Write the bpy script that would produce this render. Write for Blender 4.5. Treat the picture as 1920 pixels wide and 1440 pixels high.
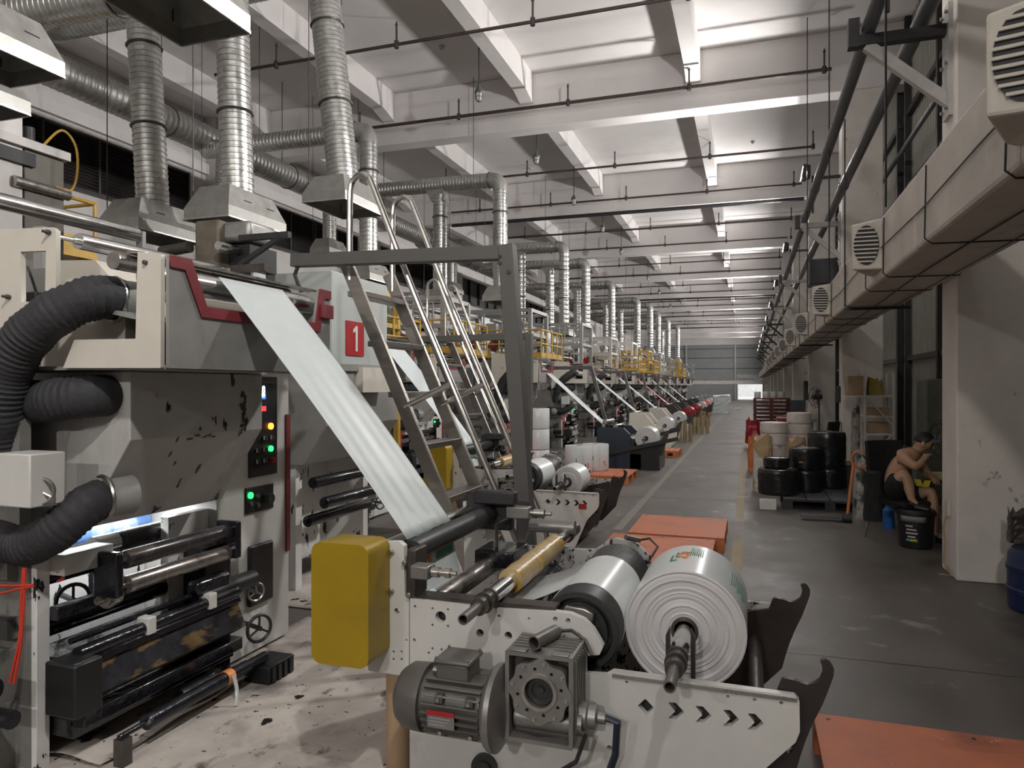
import bpy, bmesh, math, random
from mathutils import Vector, Matrix, Quaternion
random.seed(7)
for o in list(bpy.data.objects): bpy.data.objects.remove(o, do_unlink=True)
SC = bpy.context.scene
COL = SC.collection
V = Vector
PI = math.pi
# ------------------------------------------------------------------ camera, world, exposure
CAMZ, FPX, YAW, CX, CY = 1.6, 1340.0, math.radians(18.33), 960.0, 724.0
cam = bpy.data.cameras.new('camera'); cam.sensor_width = 36; cam.lens = 36 * FPX / 1920
cam.shift_y = (CY - 720) / 1920; cam.clip_end = 300; cam.clip_start = .05
camo = bpy.data.objects.new('camera', cam); COL.objects.link(camo)
camo.location = (0, 0, CAMZ); camo.rotation_euler = (PI / 2, 0, YAW)
SC.camera = camo
w = bpy.data.worlds.new('world'); SC.world = w; w.use_nodes = True
w.node_tree.nodes['Background'].inputs[0].default_value = (.93, .96, 1, 1)
w.node_tree.nodes['Background'].inputs[1].default_value = 1.6
vs = SC.view_settings; vs.view_transform = 'Standard'; vs.look = 'None'; vs.gamma = 1; vs.use_curve_mapping = False
vs.exposure = -0.16
FLOOD_W = 335.0
FLOOD_S = 50.0
BACK_FILL_W = 210.0
SN, CS = math.sin(YAW), math.cos(YAW)
def ray(px, py):
    u = (px - CX) / FPX; v = (CY - py) / FPX
    return V((-SN + CS * u, CS + SN * u, v))
def ry(px, py, Y): r = ray(px, py); return V((0, 0, CAMZ)) + r * (Y / r.y)
def rx(px, py, X): r = ray(px, py); return V((0, 0, CAMZ)) + r * (X / r.x)
def rz(px, py, Z): r = ray(px, py); return V((0, 0, CAMZ)) + r * ((Z - CAMZ) / r.z)
# ------------------------------------------------------------------ mesh helpers
ORG = {}
def frame(d):
    d = V(d).normalized()
    a = V((0, 0, 1)) if abs(d.z) < .9 else V((1, 0, 0))
    x = d.cross(a).normalized(); return d, x, d.cross(x).normalized()
class MB:
    def __init__(s): s.v = []; s.f = []
    def add(s, vs, fs):
        k = len(s.v); s.v += [V(p) for p in vs]; s.f += [tuple(i + k for i in f) for f in fs]; return s
    def box(s, x0, x1, y0, y1, z0, z1):
        return s.add([(x, y, z) for z in (z0, z1) for y in (y0, y1) for x in (x0, x1)],
                     [(0, 2, 3, 1), (4, 5, 7, 6), (0, 1, 5, 4), (2, 6, 7, 3), (0, 4, 6, 2), (1, 3, 7, 5)])
    def cbox(s, c, sx, sy, sz): return s.box(c[0] - sx / 2, c[0] + sx / 2, c[1] - sy / 2, c[1] + sy / 2, c[2] - sz / 2, c[2] + sz / 2)
    def obox(s, c, ax, ay, az):
        c, ax, ay, az = V(c), V(ax), V(ay), V(az)
        return s.add([c + ax * i + ay * j + az * k for k in (-1, 1) for j in (-1, 1) for i in (-1, 1)],
                     [(0, 2, 3, 1), (4, 5, 7, 6), (0, 1, 5, 4), (2, 6, 7, 3), (0, 4, 6, 2), (1, 3, 7, 5)])
    def bar(s, p0, p1, w, h, up=(0, 0, 1)):
        p0, p1 = V(p0), V(p1); d = (p1 - p0); L = d.length; d.normalize()
        u = V(up)
        if abs(d.dot(u)) > .99: u = V((0, 1, 0))
        sd = d.cross(u).normalized(); u = sd.cross(d).normalized()
        return s.obox((p0 + p1) / 2, d * L / 2, sd * w / 2, u * h / 2)
    def lathe(s, p0, d, prof, n=20, cap=True):
        p0 = V(p0); d, x, y = frame(d); k = len(s.v); m = len(prof)
        for t, r in prof:
            for i in range(n):
                a = 2 * PI * i / n; s.v.append(p0 + d * t + (x * math.cos(a) + y * math.sin(a)) * r)
        for j in range(m - 1):
            for i in range(n):
                i2 = (i + 1) % n
                s.f.append((k + j * n + i, k + j * n + i2, k + j * n + n + i2, k + j * n + n + i))
        if cap:
            if prof[0][1] > 1e-6: s.f.append(tuple(k + i for i in range(n))[::-1])
            if prof[-1][1] > 1e-6: s.f.append(tuple(k + (m - 1) * n + i for i in range(n)))
        return s
    def cyl(s, p0, p1, r, r2=None, n=16, cap=True):
        p0, p1 = V(p0), V(p1); L = (p1 - p0).length
        return s.lathe(p0, p1 - p0, [(0, r), (L, r if r2 is None else r2)], n, cap)
    def ring(s, p0, p1, ro, ri, n=24):
        p0, p1 = V(p0), V(p1); L = (p1 - p0).length
        return s.lathe(p0, p1 - p0, [(0, ri), (0, ro), (L, ro), (L, ri), (0, ri)], n, False)
    def tube(s, pts, r, n=8, closed=False, rad=None):
        pts = [V(p) for p in pts]; N = len(pts); k = len(s.v)
        d = (pts[1] - pts[0]).normalized(); _, x, y = frame(d)
        for j in range(N):
            if closed: t = (pts[(j + 1) % N] - pts[j - 1])
            else: t = pts[min(j + 1, N - 1)] - pts[max(j - 1, 0)]
            t.normalize(); q = d.rotation_difference(t); x = q @ x; y = q @ y; d = t
            rr = rad[j] if rad else r
            for i in range(n):
                a = 2 * PI * i / n; s.v.append(pts[j] + (x * math.cos(a) + y * math.sin(a)) * rr)
        for j in range(N if closed else N - 1):
            j2 = (j + 1) % N
            for i in range(n):
                i2 = (i + 1) % n
                s.f.append((k + j * n + i, k + j * n + i2, k + j2 * n + i2, k + j2 * n + i))
        if not closed:
            s.f.append(tuple(k + i for i in range(n))[::-1]); s.f.append(tuple(k + (N - 1) * n + i for i in range(n)))
        return s
    def torus(s, c, ax, R, r, n=24, m=8):
        _, x, y = frame(ax); c = V(c)
        return s.tube([c + (x * math.cos(2 * PI * i / n) + y * math.sin(2 * PI * i / n)) * R for i in range(n)], r, m, True)
    def prism(s, poly, vec):
        poly = [V(p) for p in poly]; vec = V(vec); n = len(poly)
        s.add(poly + [p + vec for p in poly], [tuple(range(n))[::-1], tuple(range(n, 2 * n))] + [(i, (i + 1) % n, n + (i + 1) % n, n + i) for i in range(n)])
        return s
    def frustum(s, a, b):
        n = len(a)
        return s.add(list(a) + list(b), [tuple(range(n))[::-1], tuple(range(n, 2 * n))] + [(i, (i + 1) % n, n + (i + 1) % n, n + i) for i in range(n)])
    def sphere(s, c, r, n=14, m=9, sc=(1, 1, 1)):
        k = len(s.v); c = V(c)
        for j in range(m + 1):
            th = PI * j / m
            for i in range(n):
                a = 2 * PI * i / n
                s.v.append(c + V((r * sc[0] * math.sin(th) * math.cos(a), r * sc[1] * math.sin(th) * math.sin(a), r * sc[2] * math.cos(th))))
        for j in range(m):
            for i in range(n):
                i2 = (i + 1) % n
                s.f.append((k + j * n + i, k + j * n + n + i, k + j * n + n + i2, k + j * n + i2))
        return s
    def grid(s, fn, nu, nv):
        k = len(s.v)
        for j in range(nv + 1):
            for i in range(nu + 1): s.v.append(V(fn(i / nu, j / nv)))
        for j in range(nv):
            for i in range(nu):
                a = k + j * (nu + 1) + i; s.f.append((a, a + 1, a + nu + 2, a + nu + 1))
        return s
    def build(s, name, mat, parent=None, smooth=None, bevel=0, solid=0, kind=None, label=None):
        off = ORG.get(parent.name, V((0, 0, 0))) if parent else V((0, 0, 0))
        me = bpy.data.meshes.new(name); me.from_pydata([p - off for p in s.v], [], s.f)
        bm = bmesh.new(); bm.from_mesh(me); bmesh.ops.recalc_face_normals(bm, faces=bm.faces) if not solid else None
        bm.to_mesh(me); bm.free(); me.update()
        return mkobj(name, me, mat, parent, smooth, bevel, solid, kind, label, off)
def mkobj(name, me, mat, parent=None, smooth=None, bevel=0, solid=0, kind=None, label=None, off=None):
    if mat is not None: me.materials.clear(); me.materials.append(mat)
    if smooth is None: smooth = True
    if smooth:
        for p in me.polygons: p.use_smooth = True
        me.set_sharp_from_angle(angle=.62)
    o = bpy.data.objects.new(name, me); COL.objects.link(o)
    if parent: o.parent = parent; ORG[o.name] = off if off is not None else ORG.get(parent.name, V((0, 0, 0)))
    if solid: m = o.modifiers.new('solid', 'SOLIDIFY'); m.thickness = solid; m.offset = 0
    if bevel: m = o.modifiers.new('bevel', 'BEVEL'); m.width = bevel; m.segments = 2; m.limit_method = 'ANGLE'; m.angle_limit = .7
    if kind: o['kind'] = kind
    if label: o['label'] = label
    return o
LABELS = {}
def tag(o, label, cat, group=None):
    o['label'] = label; o['category'] = cat
    if group: o['group'] = group
    LABELS.setdefault(label, []).append(o.name); return o
def thing(name, label, cat, loc, group=None):
    o = bpy.data.objects.new(name, None); COL.objects.link(o); o.location = loc; o.empty_display_size = .05
    ORG[o.name] = V(loc); return tag(o, label, cat, group)
def solo(mb, name, mat, label, cat, group=None, **k):
    """a thing that is one mesh, origin at its base"""
    xs = [p.x for p in mb.v]; ys = [p.y for p in mb.v]; zs = [p.z for p in mb.v]
    c = V(((min(xs) + max(xs)) / 2, (min(ys) + max(ys)) / 2, min(zs)))
    mb.v = [p - c for p in mb.v]
    o = mb.build(name, mat, None, **k); o.location = c; return tag(o, label, cat, group)
def copytree(o, parent=None):
    c = o.copy(); COL.objects.link(c); c.parent = parent
    ORG[c.name] = ORG.get(o.name, V((0, 0, 0))).copy()
    for ch in o.children: copytree(ch, c)
    return c
def dup(root, delta, label, group=None, rotz=0):
    c = copytree(root); c.location = root.location + V(delta); c.rotation_euler.z += rotz
    ORG[c.name] = c.location.copy()
    c['label'] = label; LABELS.setdefault(label, []).append(c.name)
    if group: c['group'] = group
    return c
def link_copy(o, parent, loc=None):
    c = o.copy(); COL.objects.link(c); c.parent = parent
    if loc is not None: c.location = loc
    return c
def struct(mb, name, mat, parent=None, **k):
    o = mb.build(name, mat, parent, **k)
    if not parent: o['kind'] = 'structure'
    return o
def curve_mesh(cu):
    ob = bpy.data.objects.new('tmp', cu); COL.objects.link(ob)
    dg = bpy.context.evaluated_depsgraph_get(); dg.update()
    me = bpy.data.meshes.new_from_object(ob.evaluated_get(dg)); bpy.data.objects.remove(ob, do_unlink=True); return me
def plate(outer, holes, t):
    """2D outline with holes -> mesh in XY, thickness along Z centred"""
    cu = bpy.data.curves.new('pl', 'CURVE'); cu.dimensions = '2D'; cu.fill_mode = 'BOTH'; cu.extrude = t / 2
    def sp(pts):
        s = cu.splines.new('POLY'); s.points.add(len(pts) - 1)
        for i, p in enumerate(pts): s.points[i].co = (p[0], p[1], 0, 1)
        s.use_cyclic_u = True
    sp(outer)
    for h in holes:
        if len(h) == 3 and not hasattr(h[0], '__len__'): sp([(h[0] + h[2] * math.cos(2 * PI * i / 14), h[1] + h[2] * math.sin(2 * PI * i / 14)) for i in range(14)])
        else: sp(h)
    me = curve_mesh(cu); bpy.data.curves.remove(cu); return me
def plate_obj(name, outer, holes, t, plane, at, mat, parent, **k):
    """plane 'Y': 2D is (x,z) at Y=at (centre of thickness); plane 'X': 2D is (y,z) at X=at; 'Z': (x,y)"""
    me = plate(outer, holes, t); off = ORG.get(parent.name, V((0, 0, 0))) if parent else V((0, 0, 0))
    for v in me.vertices:
        a, b, c = v.co
        p = V((a, at - c, b)) if plane == 'Y' else (V((at + c, a, b)) if plane == 'X' else V((a, b, at + c)))
        v.co = p - off
    return mkobj(name, me, mat, parent, smooth=False, off=off, **k)
def text_obj(name, body, size, p, xdir, ydir, mat, parent, ext=.002, align='CENTER'):
    cu = bpy.data.curves.new('tx', 'FONT'); cu.body = body; cu.size = size; cu.align_x = align; cu.align_y = 'CENTER'; cu.extrude = ext
    cu.resolution_u = 3
    me = curve_mesh(cu); bpy.data.curves.remove(cu)
    off = ORG.get(parent.name, V((0, 0, 0))); xd, yd = V(xdir), V(ydir); n = xd.cross(yd)
    for v in me.vertices: v.co = V(p) + xd * v.co.x + yd * v.co.y + n * v.co.z - off
    return mkobj(name, me, mat, parent, smooth=False, off=off)
def arc(c, r, a0, a1, n):
    return [(c[0] + r * math.cos(math.radians(a0 + (a1 - a0) * i / n)), c[1] + r * math.sin(math.radians(a0 + (a1 - a0) * i / n))) for i in range(n + 1)]
def rrect(x0, x1, y0, y1, r, n=4):
    return arc((x1 - r, y0 + r), r, -90, 0, n) + arc((x1 - r, y1 - r), r, 0, 90, n) + arc((x0 + r, y1 - r), r, 90, 180, n) + arc((x0 + r, y0 + r), r, 180, 270, n)
# ------------------------------------------------------------------ materials
def mat(name, col, rough=.5, metal=0, var=.12, scale=6, bump=0, bscale=40, spots=None, emit=None, stretch=(1, 1, 1), trans=0, coat=0):
    m = bpy.data.materials.new(name); m.use_nodes = True; nt = m.node_tree; n = nt.nodes; L = nt.links
    b = n['Principled BSDF']; b.inputs['Roughness'].default_value = rough; b.inputs['Metallic'].default_value = metal
    b.inputs['Base Color'].default_value = (*col, 1)
    if coat: b.inputs['Coat Weight'].default_value = coat
    if trans: b.inputs['Transmission Weight'].default_value = trans
    if emit: b.inputs['Emission Color'].default_value = (*emit[0], 1); b.inputs['Emission Strength'].default_value = emit[1]
    tc = n.new('ShaderNodeTexCoord'); mp = n.new('ShaderNodeMapping'); mp.inputs['Scale'].default_value = stretch
    L.new(tc.outputs['Object'], mp.inputs[0])
    out = None
    if var:
        nz = n.new('ShaderNodeTexNoise'); nz.inputs['Scale'].default_value = scale; nz.inputs['Detail'].default_value = 6; nz.inputs['Roughness'].default_value = .65
        L.new(mp.outputs[0], nz.inputs['Vector'])
        cr = n.new('ShaderNodeValToRGB'); cr.color_ramp.elements[0].position = .3; cr.color_ramp.elements[1].position = .7
        cr.color_ramp.elements[0].color = (*[max(0, c * (1 - var)) for c in col], 1); cr.color_ramp.elements[1].color = (*[min(1, c * (1 + var)) for c in col], 1)
        L.new(nz.outputs['Fac'], cr.inputs[0]); out = cr.outputs[0]
        rr = n.new('ShaderNodeMapRange'); rr.inputs[1].default_value = .3; rr.inputs[2].default_value = .7
        rr.inputs[3].default_value = max(.03, rough * (1 - var)); rr.inputs[4].default_value = min(1, rough * (1 + var)); L.new(nz.outputs['Fac'], rr.inputs[0]); L.new(rr.outputs[0], b.inputs['Roughness'])
    for sp in (spots or []):   # (colour, scale, threshold, softness, stretch, rough)
        sm = n.new('ShaderNodeMapping'); sm.inputs['Scale'].default_value = sp[4]; sm.inputs['Location'].default_value = (sp[1] * .37, 1.3, sp[2] * 9)
        L.new(tc.outputs['Object'], sm.inputs[0])
        sn = n.new('ShaderNodeTexNoise'); sn.inputs['Scale'].default_value = sp[1]; sn.inputs['Detail'].default_value = 5; sn.inputs['Roughness'].default_value = .6
        L.new(sm.outputs[0], sn.inputs['Vector'])
        r2 = n.new('ShaderNodeMapRange'); r2.inputs[1].default_value = sp[2]; r2.inputs[2].default_value = sp[2] + sp[3]; L.new(sn.outputs['Fac'], r2.inputs[0])
        mx = n.new('ShaderNodeMix'); mx.data_type = 'RGBA'; L.new(r2.outputs[0], mx.inputs[0])
        if out: L.new(out, mx.inputs[6])
        else: mx.inputs[6].default_value = (*col, 1)
        mx.inputs[7].default_value = (*sp[0], 1); out = mx.outputs[2]
    if out: L.new(out, b.inputs['Base Color'])
    if bump:
        bn = n.new('ShaderNodeTexNoise'); bn.inputs['Scale'].default_value = bscale; bn.inputs['Detail'].default_value = 4
        L.new(mp.outputs[0], bn.inputs['Vector'])
        bu = n.new('ShaderNodeBump'); bu.inputs['Strength'].default_value = bump; bu.inputs['Distance'].default_value = .02
        L.new(bn.outputs['Fac'], bu.inputs['Height']); L.new(bu.outputs[0], b.inputs['Normal'])
    return m
def glow(name, col, s):
    return mat(name, (0, 0, 0), .5, 0, 0, emit=(col, s))
I1 = (1, 1, 1)
M = {}
M['floor'] = mat('concrete_floor', (.115, .104, .092), .5, 0, .3, .9, .12, 14, spots=[((.06, .055, .052), .55, .56, .16, (1, .5, 1), .5), ((.24, .225, .21), 3.5, .62, .12, I1, .5), ((.03, .03, .03), 9, .71, .05, I1, .5)])
M['plaster'] = mat('white_plaster', (.7, .672, .66), .85, 0, .07, .7, .05, 30, spots=[((.58, .555, .535), .45, .62, .2, I1, 0)])
M['wallplaster'] = mat('wall_plaster', (.66, .63, .615), .85, 0, .08, 1.2, .06, 30, spots=[((.2, .19, .18), 2.2, .74, .03, I1, 0)])
M['column'] = mat('column_paint', (.68, .64, .59), .6, 0, .1, 2.2, .05, 25, spots=[((.22, .2, .18), 5, .67, .04, (1, 1, .6), 0)])
M['corrug'] = mat('corrugated_sheet', (.3, .295, .26), .5, .2, .12, 3)
M['endwall'] = mat('grey_end_cladding', (.33, .345, .35), .6, .1, .08, 1)
M['dark'] = mat('dark_frame_paint', (.03, .03, .032), .5, .2, .2, 8)
M['galv'] = mat('galvanised_steel', (.5, .5, .48), .33, .85, .22, 14, .04, 60)
M['galvhood'] = mat('galvanised_hood', (.36, .357, .335), .45, .6, .16, 9, .03, 60)
M['galvdull'] = mat('dull_galvanised', (.36, .355, .34), .45, .75, .2, 12)
M['ducting'] = mat('beige_duct_board', (.56, .52, .46), .6, 0, .14, 3, .04, 20, spots=[((.38, .34, .3), 3, .62, .15, (1, .4, 1), 0)])
M['pipe'] = mat('grey_pipe_paint', (.12, .125, .135), .45, .3, .2, 6)
M['rust'] = mat('dark_sprinkler_pipe', (.06, .045, .042), .6, .3, .3, 10)
M['steelwhite'] = mat('white_bracket_steel', (.5, .48, .46), .5, .1, .15, 5)
M['white'] = mat('press_white_paint', (.6, .59, .56), .38, 0, .06, 5, spots=[((.32, .3, .28), 2.5, .66, .12, I1, 0)])
M['cream'] = mat('cream_press_paint', (.62, .585, .51), .36, 0, .06, 4)
M['gray'] = mat('press_grey_paint', (.25, .247, .235), .42, 0, .14, 4, spots=[((.16, .155, .145), 2.4, .6, .15, (1, 1, .4), 0)])
M['inky'] = mat('ink_splashed_grey', (.45, .44, .42), .42, 0, .1, 4, spots=[((.3, .29, .275), 2.2, .58, .15, (1, 1, .4), 0), ((.01, .01, .012), 7, .685, .012, (1, 1, .45), .2)])
M['inkwhite'] = mat('ink_splashed_white', (.66, .65, .63), .4, 0, .06, 5, spots=[((.012, .012, .015), 16, .62, .012, (1, 1, .5), .2), ((.012, .012, .015), 5, .66, .012, (1, 1, .3), .2)])
M['splat'] = mat('ink_splattered_plate', (.42, .41, .4), .4, 0, .08, 5, spots=[((.09, .05, .03), 5, .58, .12, (1, 1, .5), .2), ((.015, .012, .012), 34, .56, .012, (1, 1, .6), .2)])
M['red'] = mat('red_paint', (.21, .032, .04), .4, 0, .15, 6)
M['signred'] = mat('sign_red', (.36, .015, .018), .35, 0, .08, 6)
M['yellow'] = mat('yellow_guard_paint', (.33, .215, .006), .38, 0, .08, 3, spots=[((.24, .16, .012), 1.5, .6, .2, I1, 0)])
M['rail'] = mat('yellow_rail_paint', (.46, .285, .045), .45, .1, .15, 8)
M['chrome'] = mat('chromed_steel', (.72, .72, .71), .16, 1, .15, 10)
M['steel'] = mat('machined_steel', (.42, .4, .37), .3, .9, .18, 16)
M['stainless'] = mat('stainless_tube', (.62, .6, .57), .24, 1, .1, 12)
M['stringer'] = mat('brushed_stainless', (.3, .28, .255), .36, .9, .12, 9, 0, stretch=(1, 1, 8))
M['darksteel'] = mat('dark_oiled_steel', (.09, .08, .072), .38, .6, .25, 14)
M['hook'] = mat('dark_brown_steel', (.042, .034, .031), .42, .3, .2, 8)
M['post'] = mat('dark_grey_profile', (.095, .092, .086), .5, .2, .08, 7)
M['rubber'] = mat('black_rubber', (.028, .03, .03), .45, 0, .12, 7)
M['hose'] = mat('black_fabric_hose', (.03, .03, .033), .75, 0, .25, 14, .2, 60)
M['ink'] = mat('wet_black_ink', (.008, .008, .011), .18, 0, .3, 18, .25, 22, coat=.3)
M['inkbar'] = mat('ink_smeared_bar', (.02, .02, .026), .22, .4, .3, 18, .12, 30, spots=[((.35, .34, .33), 12, .64, .05, (1, .3, 1), 0)])
M['inkbrown'] = mat('ink_smeared_tray', (.14, .085, .03), .4, 0, .3, 8, .1, 22, spots=[((.008, .008, .012), 4, .47, .04, (1, .6, 1.6), .2)])
M['dirtychrome'] = mat('ink_stained_roller', (.32, .29, .27), .28, .8, .25, 8, spots=[((.03, .028, .03), 4, .52, .1, (1, .5, 1), .2)])
M['darkroller'] = mat('stained_dark_roller', (.045, .04, .042), .25, .3, .3, 8, spots=[((.2, .17, .15), 5, .58, .1, (1, .5, 1), .2)])
M['blue'] = mat('blue_ink_roller', (.12, .25, .55), .3, .1, .3, 5, spots=[((.6, .68, .78), 3, .55, .1, I1, 0)])
M['film'] = mat('white_pe_film', (.6, .65, .65), .42, 0, .03, 5, .03, 30, stretch=(4, 1, 1))
M['filmroll'] = mat('white_film_roll', (.64, .665, .66), .24, 0, .03, 5)
M['rollend'] = mat('roll_end_layers', (.6, .585, .585), .5, 0, .05, 6)
M['clearfilm'] = mat('thin_clear_film', (.5, .52, .52), .2, 0, .05, 6)
M['amber'] = mat('amber_taped_core', (.42, .31, .15), .25, 0, .15, 9, .15, 25, spots=[((.46, .24, .02), 7, .53, .08, (1, 2.5, 1), .2)])
M['alum'] = mat('cast_aluminium', (.27, .262, .247), .4, .7, .12, 12)
M['shaftgrey'] = mat('worn_grey_shaft', (.16, .15, .135), .4, .5, .2, 12)
M['framegrey'] = mat('grimy_frame_grey', (.17, .165, .155), .5, 0, .2, 5, spots=[((.04, .038, .036), 4, .56, .08, (1, 1, .6), 0)])
M['motor'] = mat('grey_motor_paint', (.125, .118, .108), .42, .3, .1, 10)
M['navy'] = mat('navy_cabinet_paint', (.018, .027, .045), .4, 0, .2, 4)
M['orange'] = mat('orange_pallet_paint', (.47, .15, .075), .55, 0, .18, 5, .1, 22, spots=[((.29, .09, .05), 3, .57, .12, (.4, 1, 1), 0), ((.62, .3, .2), 22, .68, .03, I1, 0), ((.03, .02, .02), 16, .74, .02, I1, 0)])
M['orangeside'] = mat('orange_pallet_block', (.5, .16, .05), .5, 0, .15, 6)
M['redpallet'] = mat('dark_red_pallet', (.12, .022, .014), .55, 0, .2, 6)
M['core'] = mat('cardboard_core', (.29, .22, .12), .7, 0, .15, 8)
M['card'] = mat('cardboard', (.36, .25, .15), .75, 0, .12, 6)
M['black'] = mat('black_plastic', (.012, .012, .013), .4, 0, .1, 8)
M['bag'] = mat('black_stretch_wrap', (.011, .011, .012), .26, 0, .2, 10, .75, 9, stretch=(1, 1, .35))
M['whitewrap'] = mat('white_wrapped_roll', (.6, .54, .5), .5, 0, .1, 7, .25, 10, spots=[((.25, .22, .2), 3.5, .58, .12, (1, 1, 2), 0)])
M['paper'] = mat('floor_paper_sheet', (.5, .455, .41), .6, 0, .18, 3.2, .5, 7, spots=[((.24, .215, .2), 2.2, .55, .14, I1, 0), ((.13, .12, .11), 4.5, .6, .06, (1, .6, 1), 0), ((.012, .011, .012), 5, .67, .02, I1, .2), ((.012, .011, .012), 26, .66, .015, I1, .2)])
M['skin'] = mat('skin', (.42, .25, .16), .5, 0, .08, 8)
M['hair'] = mat('black_hair', (.008, .007, .007), .55, 0, .2, 40)
M['cloth'] = mat('black_cloth', (.01, .01, .011), .85, 0, .2, 14, .3, 30)
M['redcable'] = mat('red_cable', (.55, .04, .02), .4, 0, .1, 6)
M['bluepl'] = mat('blue_plastic_drum', (.008, .018, .075), .4, 0, .12, 5)
M['blueb'] = mat('bright_blue_plastic', (.015, .12, .42), .35, 0, .1, 5)
M['pinkroll'] = mat('pink_film_roll', (.7, .2, .19), .3, 0, .06, 5)
M['redroll'] = mat('red_film_roll', (.3, .012, .022), .3, 0, .1, 5)
M['green'] = mat('green_print', (.03, .25, .15), .35, 0, .1, 9)
M['orangeink'] = mat('orange_print', (.75, .25, .06), .35, 0, .1, 9)
M['pinkink'] = mat('red_print', (.6, .05, .1), .35, 0, .1, 9)
M['greyink'] = mat('grey_print', (.3, .3, .31), .35, 0, .1, 9)
M['glass'] = mat('lamp_glass', (.5, .52, .5), .12, 0, .05, 5)
M['flood'] = glow('floodlight_lens', (.93, .97, 1), 60)
M['led_g'] = glow('green_indicator', (.02, 1, .12), 4)
M['led_o'] = glow('orange_indicator', (1, .2, .02), 6)
M['led_r'] = glow('red_digits', (1, .03, .03), 4)
M['led_b'] = glow('blue_display', (.03, .15, 1), 3)
M['led_w'] = glow('white_digits', (.9, .95, 1), 4)
M['tubelight'] = glow('white_light_tube', (.9, .95, 1), 9)
M['yline'] = mat('worn_yellow_line', (.25, .195, .1), .6, 0, .25, 4, spots=[((.19, .175, .16), 2.2, .47, .12, (1, .4, 1), 0)])
M['gline'] = mat('worn_grey_line', (.19, .175, .145), .6, 0, .2, 4, spots=[((.2, .185, .17), 5, .5, .1, I1, 0)])
M['shelf'] = mat('white_shelf_steel', (.55, .53, .5), .5, 0, .1, 6)
M['stain'] = mat('black_ink_puddle', (.008, .008, .009), .35, 0, .1, 8)
M['outside'] = mat('outside_concrete', (.75, .73, .7), .8, 0, .1, 2)
M['woodred'] = mat('red_brown_panel', (.2, .03, .03), .5, 0, .1, 5)
ORD = ['first', 'second', 'third', 'fourth', 'fifth', 'sixth', 'seventh', 'eighth', 'ninth', 'tenth', 'eleventh', 'twelfth', 'thirteenth', 'fourteenth', 'fifteenth', 'sixteenth', 'seventeenth', 'eighteenth', 'nineteenth', 'twentieth']
# ================================================================== the hall
XW, XR = -12.6, 2.75          # left wall, right wall
Y0, PITCH = 6.72, 7.6         # first visible column face, column pitch
YE = Y0 + PITCH * 11          # end wall
YB = -9.5
BEAMS = [Y0 + PITCH * k for k in range(-1, 11)]
fl = struct(MB().box(XW - .3, XR + .3, YB, YE + .2, -.2, 0), 'floor', M['floor'], smooth=False)
yd = struct(MB().box(-9, 9, YE + .2, YE + 40, -.2, -.01), 'outside_yard', M['outside'], smooth=False)
struct(MB().box(-14, 14, YE + 25, YE + 25.3, -.01, 5), 'outside_wall', M['outside'], smooth=False)
t1 = struct(MB().box(-.155, -.055, 4.2, 80, 0, .003), 'trim_1', M['yline'], smooth=False)
t2 = struct(MB().box(-1.44, -1.34, 7.9, 80, 0, .003), 'trim_2', M['gline'], smooth=False)
for i, y in enumerate([4.6, 10.4, 16.2, 22.6, 30, 38, 47]):   # saw-cut floor joints
    MB().box(-1.9, 2.6, y, y + .012, 0, .0015).build('floor_joint', M['darksteel'], fl)
ce = struct(MB().box(XW - .3, XR + .3, YB, YE + .2, 8.13, 8.35), 'ceiling', M['plaster'], smooth=False)
for y in BEAMS: struct(MB().box(XW, XR, y, y + .42, 7.0, 8.13), 'ceiling_beam', M['plaster'], smooth=False, bevel=.015)
for xr in (-.89, -4.28, -7.5, -10.8):
    for k, y in enumerate([YB] + BEAMS):
        y0 = y + (.42 if k else 0); y1 = (BEAMS + [YE])[k]
        # haunched joist ends deepen towards the main beam, as cast
        p = [(y0, 8.13), (y0, 7.5), (y0 + .5, 7.62), (y1 - .5, 7.62), (y1, 7.5), (y1, 8.13)]
        struct(MB().prism([(xr - .27, a, b) for a, b in p], (.27, 0, 0)), 'ceiling_joist', M['plaster'], smooth=False)
# smoke detectors, conduit
for si, (x, y) in enumerate(((-5.6, 12.6), (.1, 20.1), (-6.2, 20.5), (-3.3, 26.5))):
    tag(MB().lathe((x, y, 8.13), (0, 0, -1), [(0, .055), (.03, .055), (.05, .03), (.07, .03)], 12).build('smoke_detector', M['steelwhite']), 'small round smoke detector on the ceiling slab, %s from the camera' % ORD[si], 'smoke detector', 'smoke detectors on the ceiling slab')
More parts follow.
